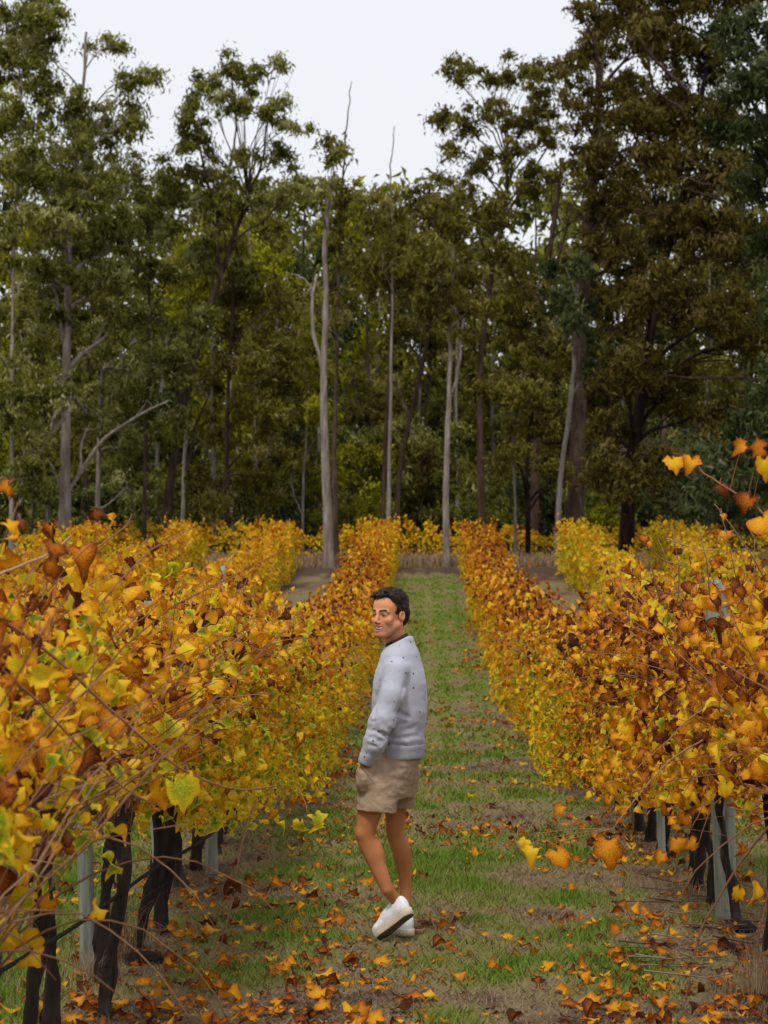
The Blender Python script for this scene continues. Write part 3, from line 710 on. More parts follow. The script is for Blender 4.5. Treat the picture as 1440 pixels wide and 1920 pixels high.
def clod(px, py, d, sz, label, seed):
    b = W(px, py, d); b[2] = float(gz(b[0], b[1]))
    u, v = np.meshgrid(np.linspace(0, 2 * np.pi, 22, endpoint=False), np.linspace(0, np.pi, 12), indexing='ij')
    V = np.stack([np.cos(u) * np.sin(v) * sz, np.sin(u) * np.sin(v) * sz * .8, np.cos(v) * sz * .55 + sz * .2], -1).reshape(-1, 3)
    V *= (.7 + .9 * fbm(V * 30 + seed, 3))[:, None]
    i, j = np.meshgrid(np.arange(22), np.arange(11), indexing='ij'); i2 = (i + 1) % 22
    Fq = np.stack([i * 12 + j, i * 12 + j + 1, i2 * 12 + j + 1, i2 * 12 + j], -1).reshape(-1, 4)
    o = link('earth_clod', mesh('earth_clod', V, Fq, {'tint': np.full(len(V), .25)}), M_VTRUNK); o.location = b.tolist(); tag(o, label, 'clod')
clod(268, 1795, 14.5, .075, 'black lumpy clod of earth beside the dry grass clump', 1)
clod(1385, 1725, 15.8, .07, 'dark lump of bark at the foot of the thick trunk past the tall post', 2)
clod(1365, 1775, 15.0, .05, 'small dark clod among the prunings', 3)
# ------------------------------------------------------------------ trees
def gum_template(long=1.0):
    v = np.array([[.02, .55, 0], [.20, -.12, .04], [-.17, -.42, -.02]], float); v[:, 1] *= long
    return v.astype(np.float32), np.array([[0, 1, 2]], np.int32)
GUM = gum_template()
def clump_leaves(r, Cn, R, n, size, droop=.8, flat=.7, tint0=.5):
    """leaves of many clumps: centres Cn (m,3), radii R (m), n leaves each"""
    m = len(Cn); k = np.repeat(np.arange(m), n); N = m * n
    d = r.normal(0, 1, (N, 3)); d /= np.linalg.norm(d, axis=1)[:, None]
    rad = np.minimum(np.abs(r.normal(0, .62, N)), 1.5)
    P = Cn[k] + d * (rad * R[k])[:, None] * np.array([1, 1, flat])
    P[:, 2] -= .25 * R[k] * (rad ** 2) * (1 - np.abs(d[:, 2]))
    nrm = np.stack([r.normal(0, 1, N), r.normal(0, 1, N), r.normal(0, .5, N) + .25], -1) + d * .5
    Rm = rotmats(nrm, r.normal(0, .55 + (1 - droop), N))
    S = size * np.exp(r.normal(0, .28, N))
    ct = r.normal(0, .19, m)[k]
    T = np.clip(tint0 + ct + r.normal(0, .17, N) + .14 * d[:, 2] + .05, 0, 1)  # tint paler towards each clump's top: light from above put into the colour
    V, Fq = scatter(GUM[0], GUM[1], P, Rm, S)
    return V, Fq, np.repeat(T, 3)
def blob_clumps(r, blob, d, dens, cr):
    """clump centres filling an ellipsoid given as px, py, rx, ry in the photograph's pixels at depth d"""
    px, py, rx, ry = blob[:4]; c = W(px, py, d); s = d / F
    ax = np.array([rx * s, max(rx * s * .85, 1.0), ry * s])
    n = max(3, int(dens * (rx * s) * (ry * s) * 3.14 / (cr * cr)))
    q = r.normal(0, 1, (n, 3)); q /= np.linalg.norm(q, axis=1)[:, None]; q *= (r.random(n) ** .5)[:, None]
    return c, c + q * ax
TREES = {}
def tree(label, d, path, w0, w1, bk, leaf, blobs, seed, group=None, dens=1.05, cr=.50, nl=150, size=.20, limbs=True, extra=(), cat='tree', name='gum_tree', tint0=.5, exdy=0., exbk=None):
    """path: trunk pixels base -> top; w0, w1: trunk width in pixels; blobs: crown ellipsoids in pixels (px,py,rx,ry[,dd])"""
    r = np.random.default_rng(seed)
    P = np.array([W(a, b, d) for a, b in path]); n = 8 * len(path)
    base = P[0].copy(); base[2] = float(gz(base[0], base[1])) - .05; P[0] = base
    P = spline(P, n); t = np.linspace(0, 1, n)
    off = np.cumsum(r.normal(0, .02, (n, 3)), 0) * t[:, None]; off[:, 2] = 0; P = P + off
    P[:, 1] += np.sin(t * 2.5 + seed) * .35 * t
    R = (w0 + (w1 - w0) * t ** .55) * .44 * d / F; R = R * (1 + .14 * np.exp(-t / .03))
    T = thing(name, label, cat, base, group)
    b = MB(); k = 12 if w0 > 14 else 8
    V, Fq = tube(P, R, k); V = V + (fbm(V * np.array([2.2, 2.2, .5]) + seed, 3)[:, None] - .5) * (R.mean() * .55)
    b.add(V - base, Fq, .5 + r.normal(0, .06)); link('trunk', b.mesh('trunk'), M_BARK[bk], T)
    Cs = []; Rs = []
    for bl in blobs:
        dd = d + (bl[4] if len(bl) > 4 else r.normal(-.5, .9)); c, Cn = blob_clumps(r, bl, dd, dens, cr)
        Cs.append(Cn); Rs.append(cr * r.uniform(.7, 1.25, len(Cn)))
        if limbs:
            zc = c[2] - .4 * bl[3] * d / F
            j = int(np.clip(np.argmin(np.abs(P[:, 2] - (zc - .45 * np.linalg.norm(c[:2] - P[-1, :2]) - .5))), n * .25, n - 2))
            rl = min(R[j] * .62, .10 * d / 110); A = P[j]
            mid = A + (c - A) * .5 + np.array([r.normal(0, .25), r.normal(0, .3), .22 * np.linalg.norm(c - A) * r.uniform(-.2, .8)])
            L = spline([A, A + (mid - A) * .5 + (0, 0, .1), mid, c], 12); lb = MB(); lb.tube(L - base, np.linspace(rl, rl * .3, 12), 6, .5)
            for q in Cn[::2]:
                i0 = int(r.integers(5, 12)); a = L[i0]
                m_ = (a + q) / 2 + r.normal(0, .12, 3) + (0, 0, .1)
                lb.tube(spline([a, m_, q], 5) - base, np.linspace(rl * .32, .008, 5), 4, .5)
            link('limb', lb.mesh('limb'), M_BARK[bk], T)
    for e in extra:                                               # bare limbs the photograph shows: pixel polyline, widths
        pts, wa, wb = e[:3]; Q = spline([W(a, b_, d) for a, b_ in pts], 6 * len(pts)); Q[:, 1] += np.linspace(0, r.normal(0, .6), len(Q))
        Q = Q + np.cumsum(r.normal(0, .015, Q.shape), 0); Q[:, 1] += exdy
        lb = MB(); lb.tube(Q - base, np.linspace(wa, wb, len(Q)) * .5 * d / F, 7, .5)
        for h in range(2):
            i0 = int(r.integers(len(Q) // 2, len(Q) - 1)); a = Q[i0]; q = a + (Q[-1] - Q[0]) * .25 * r.uniform(.5, 1) + r.normal(0, .3, 3)
            lb.tube(spline([a, (a + q) / 2 + r.normal(0, .08, 3), q], 6) - base, np.linspace(wb, wb * .3, 6) * .4 * d / F, 5, .5)
        link('limb', lb.mesh('limb'), M_BARK[exbk or bk], T)
    if Cs:
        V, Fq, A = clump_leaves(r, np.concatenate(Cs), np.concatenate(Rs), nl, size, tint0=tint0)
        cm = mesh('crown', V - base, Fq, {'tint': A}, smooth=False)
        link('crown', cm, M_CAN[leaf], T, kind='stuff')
    TREES[label] = (T, base); return T

# --- trees along the end of the rows, measured in the photograph
tree('big smooth grey gum with a low limb reaching over the golden vines', 104, [(118, 1012), (122, 860), (125, 640), (130, 470), (140, 320), (150, 190), (158, 60)], 34, 5, 'pale', 'green',
     [(150, 200, 75, 55), (90, 150, 55, 45), (60, 60, 60, 60), (200, 240, 60, 50), (250, 140, 45, 32), (190, 75, 32, 22), (262, 210, 34, 40), (140, 320, 110, 55), (60, 300, 60, 50), (235, 330, 55, 45), (110, 410, 100, 50), (210, 440, 70, 45),
      (70, 500, 60, 45), (190, 520, 70, 40), (120, 590, 70, 40), (230, 600, 60, 50), (60, 660, 50, 40), (100, 720, 60, 45, -2), (40, 760, 50, 45, -2), (70, 830, 50, 45, -1.5), (180, 800, 50, 40, 2), (30, 890, 45, 40, -1), (100, 540, 70, 45, 1), (140, 450, 80, 50, 1), (165, 360, 80, 50, -2.5), (130, 260, 70, 50, -2), (215, 80, 22, 14), (285, 140, 16, 14)], 1,
     extra=[([(126, 925), (175, 840), (240, 790), (300, 755)], 9, 3), ([(122, 930), (95, 880), (70, 830), (50, 800)], 6, 2), ([(150, 890), (152, 850), (160, 800)], 6, 3), ([(118, 640), (112, 560), (92, 500)], 7, 3), ([(132, 535), (160, 480), (185, 450)], 6, 2), ([(145, 300), (175, 245), (245, 165)], 5, 2)])
tree('slender pale gum at the outer edge behind the long bare canes', 106, [(20, 1020), (22, 870), (24, 640), (30, 480), (40, 330), (44, 200), (60, -40)], 13, 4, 'pale', 'green',
     [(40, 30, 90, 60), (10, 110, 70, 50), (100, 20, 45, 35), (70, 90, 50, 40), (-30, 200, 80, 60), (30, 220, 50, 45), (10, 330, 60, 50), (-10, 450, 50, 50), (-20, 600, 40, 60), (20, 760, 40, 50), (40, 560, 30, 30)], 2,
     extra=[([(28, 560), (45, 520), (75, 490)], 5, 2), ([(0, 560), (30, 540), (55, 515)], 5, 2)])
tree('pale young gum standing behind the big smooth grey gum', 116, [(182, 1000), (184, 850), (195, 700), (235, 690), (228, 640)], 14, 5, 'pale', 'green', [(200, 640, 60, 45), (230, 760, 60, 45), (240, 840, 50, 40), (260, 690, 50, 45), (170, 740, 50, 40), (290, 620, 40, 40)], 3, extra=[([(184, 960), (205, 945), (240, 915)], 6, 3)])
tree('thin straight russet barked gum in front of the dark thicket', 108, [(270, 1010), (272, 860), (276, 700), (279, 560), (281, 430)], 12, 5, 'brown', 'green', [(290, 430, 55, 45), (250, 500, 50, 45), (310, 520, 45, 45), (285, 600, 50, 40), (300, 370, 45, 35), (290, 680, 50, 50), (255, 740, 45, 45), (310, 790, 45, 45)], 4)
tree('leaning dark gum with an airy forked crown against the sky', 108, [(310, 1030), (318, 920), (345, 770), (378, 640), (415, 530), (445, 430), (468, 360)], 26, 7, 'brown', 'green',
     [(430, 130, 42, 32), (390, 165, 40, 35), (360, 215, 38, 38), (470, 150, 35, 30), (515, 118, 20, 16), (440, 200, 40, 35), (500, 215, 34, 30), (545, 235, 38, 28), (520, 190, 30, 22), (355, 270, 45, 40), (530, 290, 30, 34), (330, 330, 45, 42), (400, 330, 50, 38), (460, 300, 40, 30), (480, 370, 60, 40), (400, 400, 50, 40), (545, 345, 25, 28), (390, 480, 55, 45, 1.5), (440, 520, 50, 40, 1.5), (370, 600, 50, 45, -1.5), (330, 690, 45, 45, -1.5)], 5,
     extra=[([(415, 530), (400, 400), (375, 290), (355, 200)], 8, 2), ([(400, 430), (425, 330), (440, 240), (432, 140)], 6, 2), ([(455, 400), (490, 300), (500, 230), (525, 195)], 6, 2), ([(350, 880), (372, 800), (400, 740)], 7, 3), ([(345, 760), (352, 640), (356, 560)], 4, 2)], dens=1.0, cr=.42)
tree('short pale trunk standing close behind the leaning dark gum', 114, [(341, 1010), (344, 900), (347, 800), (352, 640), (354, 560)], 12, 5, 'pale', 'lime', [(352, 600, 40, 45), (330, 560, 40, 40), (375, 545, 45, 40), (350, 500, 55, 40)], 6)
tree('wavering thin pale gum with a bare upper stem', 112, [(402, 1005), (401, 870), (400, 800), (402, 720), (405, 640), (410, 560), (414, 460), (418, 380)], 11, 4, 'pale', 'olive', [(430, 470, 40, 40), (380, 470, 40, 40), (440, 560, 30, 30), (420, 410, 40, 30), (385, 700, 40, 50), (420, 800, 40, 50), (380, 880, 40, 45)], 7)
tree('grey brown gum trunk half hidden in hanging olive leaves', 110, [(424, 1015), (425, 900), (426, 760), (430, 640), (438, 500)], 13, 6, 'brown', 'olive', [(470, 560, 60, 60), (430, 640, 50, 60), (480, 680, 50, 60), (450, 760, 50, 50), (500, 800, 50, 60), (510, 640, 50, 60), (540, 560, 40, 40), (540, 720, 50, 60), (480, 900, 60, 50), (400, 940, 50, 35)], 8, cr=.55)
tree('bright lime young gum behind the thin pale trunks', 118, [(480, 1000), (480, 760), (478, 560), (470, 420)], 9, 4, 'grey', 'lime', [(450, 480, 60, 45), (510, 510, 60, 50), (390, 480, 45, 40), (480, 570, 60, 50), (560, 590, 45, 45), (340, 520, 50, 40), (420, 560, 60, 40)], 9)
tree('thin mossy pale stem above the golden vine tops', 112, [(566, 1000), (570, 900), (574, 830), (578, 740)], 7, 4, 'pale', 'lime', [(580, 700, 50, 45), (560, 640, 45, 40), (600, 770, 40, 40)], 10, extra=[([(566, 965), (550, 930), (545, 890)], 3, 2)])
tree('tall bare pale gum with a forked stem at the end of the row', 97.5, [(617, 1062), (612, 900), (608, 740), (610, 600), (606, 470), (610, 370), (620, 320)], 26, 6, 'pale', 'green', [(610, 345, 18, 14), (622, 300, 10, 10), (600, 365, 10, 12)], 11,
     extra=[([(608, 705), (592, 640), (590, 570), (600, 520)], 9, 5), ([(610, 375), (600, 350), (607, 325)], 5, 2), ([(606, 440), (622, 400), (624, 360)], 3, 1)], nl=70, cr=.35)
tree('brown gum right behind the tall bare pale gum, ending in a dead spike', 99.5, [(631, 1058), (627, 900), (628, 740), (632, 560), (634, 420), (637, 290), (643, 210), (650, 150)], 15, 1.6, 'brown', 'olive',
     [(632, 350, 26, 24), (640, 420, 45, 40), (620, 270, 16, 12), (650, 490, 40, 40), (610, 560, 34, 34), (650, 590, 34, 40), (636, 290, 8, 9)], 12, extra=[([(634, 320), (618, 265), (592, 250)], 2, 1)], nl=90, cr=.5)
tree('dark brown twin stem behind the pale stem with a dead top', 110, [(717, 990), (719, 860), (722, 720), (726, 560), (728, 450)], 10, 6, 'brown', 'olive', [(725, 450, 45, 40), (700, 400, 45, 45), (750, 510, 45, 40), (690, 500, 40, 40)], 13)
tree('pale thin gum whose bare dead top rises above the wood', 109, [(727, 992), (731, 860), (734, 720), (737, 600), (738, 450), (736, 350), (741, 290), (745, 238)], 12, 1.6, 'pale', 'olive', [(712, 372, 24, 18), (735, 385, 24, 24), (745, 430, 36, 32), (720, 480, 36, 34)], 14, cr=.5)
tree('leaning grey brown gum with forked limbs beside the twin stems', 111, [(741, 995), (748, 900), (765, 790), (783, 690), (790, 600)], 15, 8, 'brown', 'olive', [(800, 560, 50, 45), (770, 520, 50, 45), (830, 500, 50, 45), (760, 620, 30, 30)], 15, extra=[([(764, 780), (755, 745), (742, 715)], 6, 3), ([(784, 700), (800, 740), (815, 760)], 5, 2)])
tree('straight pale gum with dark peeling bark where the aisle ends', 98, [(838, 1060), (836, 940), (838, 800), (839, 700), (836, 600), (838, 500), (845, 400)], 17, 6, 'pale', 'olive', [(850, 430, 60, 45), (800, 470, 55, 45), (880, 500, 50, 45), (820, 560, 55, 40), (870, 590, 45, 40), (800, 400, 35, 30), (850, 360, 40, 30)], 16, extra=[([(840, 742), (852, 715), (858, 660), (866, 600)], 8, 4)])
tree('slim grey stem in front of the cross row', 106, [(966, 1046), (966, 940), (962, 820), (975, 700)], 9, 4, 'grey', 'olive', [(960, 760, 45, 50), (990, 690, 40, 45), (930, 720, 40, 40)], 17, extra=[([(968, 860), (980, 835), (1000, 815)], 4, 2)])
tree('short dark trunk beside the slim grey stem', 104, [(990, 1042), (988, 960), (985, 860), (1000, 760)], 14, 8, 'dark', 'olive', [(1010, 800, 50, 50), (990, 720, 50, 45), (950, 840, 40, 50), (1030, 880, 40, 40)], 18, extra=[([(990, 960), (1010, 930), (1040, 915)], 6, 2)])
tree('round crowned gum against the sky on the far side of the aisle', 112, [(905, 1000), (900, 800), (905, 640), (925, 500), (950, 380), (960, 300)], 20, 7, 'brown', 'olive',
     [(850, 140, 34, 30), (890, 125, 30, 22), (930, 150, 34, 28), (975, 130, 45, 32), (1015, 150, 38, 40), (830, 210, 32, 34), (870, 230, 34, 30), (940, 210, 45, 38), (1000, 215, 50, 40), (840, 280, 28, 26), (900, 300, 40, 36), (960, 290, 45, 36), (810, 340, 26, 24), (860, 370, 45, 38), (930, 390, 50, 38), (1010, 330, 40, 40), (1030, 250, 35, 45)], 19, dens=1.0, cr=.45,
     extra=[([(950, 400), (1000, 320), (1040, 250)], 6, 2), ([(925, 520), (890, 430), (870, 330)], 6, 2), ([(1000, 560), (1005, 450), (1000, 330)], 5, 2)])
tree('dark many stemmed tree showing bright sky between its limbs', 110, [(1000, 1010), (1005, 860), (1010, 700), (1020, 560), (1040, 420), (1050, 300)], 24, 8, 'brown', 'olive',
     [(990, 560, 55, 50), (1040, 640, 55, 50), (960, 640, 50, 50), (920, 580, 45, 40), (1090, 560, 45, 45), (1075, 470, 30, 26), (950, 480, 40, 36), (1080, 690, 45, 45), (1060, 330, 35, 35), (1090, 400, 30, 26)], 20,
     extra=[([(1010, 700), (960, 620), (905, 560)], 9, 3), ([(1012, 680), (940, 560), (880, 520)], 7, 3), ([(1020, 560), (1050, 470), (1075, 380)], 8, 3), ([(1025, 540), (1035, 440), (1030, 340)], 6, 2), ([(1060, 640), (1085, 520), (1095, 400)], 7, 3)])
tree('leaning slender grey trunk in front of the thick red brown trunk', 103, [(1043, 1010), (1050, 900), (1062, 800), (1072, 690), (1076, 600)], 15, 8, 'grey', 'blue', [(1090, 600, 50, 40), (1050, 560, 45, 40), (1110, 670, 40, 45), (1060, 500, 40, 40)], 21)
tree('thick red brown trunk of a tall dark tree', 105, [(1078, 1010), (1080, 900), (1086, 760), (1090, 600), (1100, 440), (1110, 300), (1120, 120)], 46, 16, 'brown', 'rust',
     [(1110, 90, 50, 45), (1080, 130, 34, 40), (1150, 40, 70, 45), (1090, 30, 30, 25), (1100, 200, 50, 50), (1170, 170, 60, 50), (1110, 290, 50, 45), (1160, 280, 60, 50), (1200, 80, 60, 50), (1130, 380, 55, 45), (1110, 470, 50, 40), (1170, 470, 60, 45), (1180, 370, 55, 45), (1130, 560, 60, 45), (1140, 640, 60, 45), (1200, 560, 50, 45), (1130, 730, 50, 45), (1190, 660, 55, 45)], 22, dens=1.5,
     extra=[([(1120, 480), (1180, 300), (1215, 180), (1170, 85)], 6, 3)])
tree('black trunked wide tree spreading over the row behind the man', 90, [(1170, 1040), (1178, 940), (1190, 830), (1210, 680), (1240, 520), (1280, 360), (1305, 200), (1322, 70)], 42, 9, 'dark', 'rust',
     [(1330, -15, 80, 50), (1250, 0, 70, 40), (1400, -10, 70, 50), (1180, 10, 50, 35), (1240, 60, 70, 50), (1310, 100, 70, 60), (1270, 190, 70, 60), (1200, 220, 60, 55), (1340, 220, 70, 60), (1290, 300, 70, 60), (1220, 320, 60, 55), (1360, 330, 70, 60), (1250, 420, 70, 55), (1330, 440, 70, 55), (1400, 450, 60, 60), (1220, 540, 60, 50), (1290, 580, 70, 55), (1370, 590, 70, 55), (1430, 640, 50, 60), (1180, 700, 60, 50), (1260, 730, 65, 50), (1340, 770, 60, 45), (1160, 810, 50, 45), (1120, 880, 45, 40), (1180, 900, 50, 40), (1240, 860, 45, 45)], 23, dens=2.0, cr=.58, size=.20, nl=170,
     extra=[([(1282, 185), (1225, 140), (1180, 95)], 8, 4), ([(1270, 220), (1215, 185), (1195, 140)], 7, 3), ([(1400, 360), (1290, 310), (1190, 245), (1120, 215)], 6, 2), ([(1345, 365), (1310, 352), (1268, 340)], 6, 3), ([(1345, 385), (1300, 382), (1265, 375)], 6, 3), ([(1340, 415), (1260, 415), (1180, 400)], 4, 2), ([(1440, 640), (1350, 620), (1280, 560)], 5, 2), ([(1440, 720), (1350, 715), (1260, 715), (1190, 690)], 7, 2), ([(1440, 455), (1410, 455), (1375, 458)], 7, 4), ([(1440, 800), (1400, 785), (1350, 770)], 5, 2)], exdy=-1.4, exbk='brown')
tree('dark green gum filling the top corner above the barbed wire post', 78, [(1500, 1060), (1490, 800), (1470, 500), (1450, 250), (1440, 60)], 46, 20, 'dark', 'blue',
     [(1400, 60, 70, 55), (1440, 140, 60, 55), (1385, 150, 50, 50), (1370, 240, 40, 45), (1430, 250, 60, 50), (1420, 340, 50, 40), (1450, 440, 50, 50), (1460, 560, 50, 60), (1460, 700, 50, 60), (1430, 800, 60, 50), (1380, 860, 60, 50), (1320, 880, 50, 50)], 24, dens=2.0, cr=.58, size=.20, nl=170, tint0=.42)
tree('thin russet stem among dark leaves above the dangling orange leaves', 100, [(1252, 1010), (1250, 930), (1246, 840), (1240, 760)], 13, 7, 'brown', 'blue', [(1260, 830, 55, 45), (1310, 900, 60, 45), (1230, 920, 45, 40), (1370, 930, 60, 45), (1300, 960, 70, 35), (1420, 900, 45, 50)], 25)

# --- the wood behind: second and third rank of gums, and understorey shrubs between the trunks
BG = [(30, 128, 60, 'lime', 'yellowish gum in the second rank behind the slender pale gum'), (95, 130, 380, 'green', 'dull green gum in the second rank behind the big grey gum'), (170, 126, 330, 'olive', 'olive gum in the second rank behind the pale young gum'),
      (245, 132, 300, 'green', 'green gum in the second rank behind the russet barked stem'), (300, 128, 380, 'blue', 'grey green gum in the second rank behind the leaning dark gum'), (375, 134, 400, 'lime', 'lime gum in the second rank behind the wavering pale gum'),
      (440, 128, 350, 'lime', 'yellow green gum in the second rank behind the half hidden trunk'), (510, 135, 330, 'olive', 'olive gum in the second rank above the thin mossy stem'), (565, 140, 340, 'green', 'gum in the second rank just before the gap in the wood'),
      (600, 128, 420, 'blue', 'grey green gum behind the tall bare pale gum'), (655, 138, 345, 'lime', 'rounded green gum below the dead spike'), (690, 130, 400, 'olive', 'hanging leaved olive gum between the two dead tops'),
      (705, 142, 335, 'lime', 'pale topped gum between the two dead tops'), (770, 132, 360, 'olive', 'olive gum behind the leaning grey brown gum'), (800, 138, 345, 'rust', 'brownish gum at the low point of the tree line'),
      (860, 130, 420, 'olive', 'brown olive gum behind the straight pale gum'), (930, 134, 480, 'green', 'dark gum behind the slim grey stem'), (1010, 130, 480, 'rust', 'rusty gum behind the many stemmed tree'), (1080, 134, 470, 'olive', 'dark olive gum behind the thick red brown trunk'),
      (1160, 128, 380, 'rust', 'rusty gum behind the black trunked tree'), (1240, 130, 300, 'blue', 'grey green gum deep behind the black trunked tree'), (1320, 126, 250, 'olive', 'olive gum deep behind the row of bare canes'), (1400, 128, 300, 'blue', 'dark gum deep behind the tall grey post')]
for q, (px, d, top, lf, lab) in enumerate(BG):
    r = np.random.default_rng(500 + q); bl = []
    for y in np.arange(top + 35, 900, 62):
        wv = 62 + 18 * math.sin(y * .02 + q); taper = min(1, .45 + (y - top) / 260)
        for s in (-1, 1):
            if r.random() < .86: bl.append((px + s * wv * .42 * taper + r.normal(0, 12), y + r.normal(0, 16), wv * .55 * taper, 40, r.normal(0, 1.5)))
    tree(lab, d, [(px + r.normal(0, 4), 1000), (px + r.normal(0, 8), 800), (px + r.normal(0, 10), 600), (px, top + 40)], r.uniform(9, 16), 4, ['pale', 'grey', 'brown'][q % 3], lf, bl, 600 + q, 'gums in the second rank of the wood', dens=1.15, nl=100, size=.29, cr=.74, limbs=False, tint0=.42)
SH = [(60, 118, 880, 'green', 'dark bush at the outer edge under the slender pale gum'), (150, 122, 900, 'blue', 'dark bush behind the big smooth grey gum'), (225, 124, 850, 'green', 'dark thicket bush behind the russet stem'), (300, 120, 900, 'green', 'bush between the russet stem and the leaning dark gum'), (375, 122, 870, 'olive', 'olive bush behind the short pale trunk'),
      (460, 116, 870, 'green', 'leafy green bush above the golden vine tops'), (520, 120, 900, 'blue', 'dark bush beside the thin mossy stem'), (570, 124, 850, 'olive', 'olive bush just before the tall bare pale gum'), (655, 114, 830, 'lime', 'light green bush just past the tall bare pale gum'), (690, 118, 800, 'green', 'green bush before the dark twin stem'),
      (715, 126, 760, 'rust', 'rusty leaved bush between the twin stems and the pale gum'), (790, 118, 830, 'rust', 'copper leaved bush beside the leaning grey brown gum'), (800, 124, 770, 'green', 'green bush behind the copper leaved bush'), (880, 118, 880, 'green', 'dark green bush behind the straight pale gum'), (940, 122, 850, 'olive', 'dim olive bush before the slim grey stem'),
      (1010, 120, 880, 'blue', 'dim bush behind the short dark trunk'), (1060, 124, 900, 'green', 'green bush between the thick trunk and the black trunk'), (1130, 116, 940, 'lime', 'small bright green bush beside the thick red brown trunk'), (1220, 116, 880, 'blue', 'dark bush past the black trunk'), (1300, 112, 870, 'green', 'dark bush above the bare orange canes'), (1400, 110, 850, 'blue', 'dark bush above the tall grey post')]
for q, (px, d, top, lf, lab) in enumerate(SH):
    r = np.random.default_rng(700 + q); bl = []
    for y in np.arange(top + 30, 1010, 46):
        for s in (-1, 0, 1): bl.append((px + s * 38 + r.normal(0, 8), y + r.normal(0, 10), 34, 30, r.normal(0, .8)))
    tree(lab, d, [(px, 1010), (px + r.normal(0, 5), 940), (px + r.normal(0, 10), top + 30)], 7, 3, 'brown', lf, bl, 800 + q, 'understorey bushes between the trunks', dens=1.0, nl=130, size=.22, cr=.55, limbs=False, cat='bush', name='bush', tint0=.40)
# the depth of the wood beyond, one mass
r = np.random.default_rng(99)
n = 2600
cx = r.uniform(-27, 27, n); cy = r.uniform(150, 172, n); cz = gz(cx, cy) + r.uniform(.5, 1, n) * 0 + 18.5 * r.random(n) ** 1.1
cz = np.where(np.arange(n) % 2 == 0, cz * .5, cz); cy = np.where(np.arange(n) % 4 == 0, cy - 14, cy)
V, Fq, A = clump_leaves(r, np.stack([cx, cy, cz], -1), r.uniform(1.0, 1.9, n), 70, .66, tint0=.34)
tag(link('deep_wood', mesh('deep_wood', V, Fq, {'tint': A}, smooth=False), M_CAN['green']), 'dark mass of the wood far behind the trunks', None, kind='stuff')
# ------------------------------------------------------------------ the man
PD = 15.4; PXO, PYO, PS = 745.0, 1757.0, F / PD                     # his depth, the pixel under him, pixels per metre there
def B(px, py, y=0.0): return np.array(((px - PXO) / PS, y, (PYO - py) / PS))
f32 = np.float32
class Grid:
    def __init__(s, lo, hi, h):
        s.lo = np.array(lo, f32); s.h = h; n = np.ceil((np.array(hi) - s.lo) / h).astype(int) + 1; s.n = n
        ax = [s.lo[i] + np.arange(n[i], dtype=f32) * h for i in range(3)]
        s.X, s.Y, s.Z = np.meshgrid(*ax, indexing='ij', sparse=True)
        s.shape = tuple(n)
    def pts(s):
        X, Y, Z = np.broadcast_arrays(s.X, s.Y, s.Z); return np.stack([X.ravel(), Y.ravel(), Z.ravel()], -1)
def smin(a, b, k):
    h = np.clip(.5 + .5 * (b - a) / k, 0, 1); return b + (a - b) * h - k * h * (1 - h)
def smax(a, b, k): return -smin(-a, -b, k)
def sph(g, c, r): return np.sqrt((g[0] - c[0]) ** 2 + (g[1] - c[1]) ** 2 + (g[2] - c[2]) ** 2) - r
def ell(g, c, r):
    q = np.sqrt(((g[0] - c[0]) / r[0]) ** 2 + ((g[1] - c[1]) / r[1]) ** 2 + ((g[2] - c[2]) / r[2]) ** 2)
    q2 = np.sqrt(((g[0] - c[0]) / r[0] ** 2) ** 2 + ((g[1] - c[1]) / r[1] ** 2) ** 2 + ((g[2] - c[2]) / r[2] ** 2) ** 2)
    return q * (q - 1) / (q2 + 1e-6)
def cone(g, a, b, ra, rb):
    d = np.asarray(b, float) - np.asarray(a, float); L = float(d @ d) + 1e-12
    px, py, pz = g[0] - a[0], g[1] - a[1], g[2] - a[2]
    t = np.clip((px * d[0] + py * d[1] + pz * d[2]) / L, 0, 1)
    return np.sqrt((px - t * d[0]) ** 2 + (py - t * d[1]) ** 2 + (pz - t * d[2]) ** 2) - (ra + (rb - ra) * t)
def chain(g, pts, rs, k=.012):
    d = None
    for i in range(len(pts) - 1):
        c = cone(g, pts[i], pts[i + 1], rs[i], rs[i + 1]); d = c if d is None else smin(d, c, k)
    return d
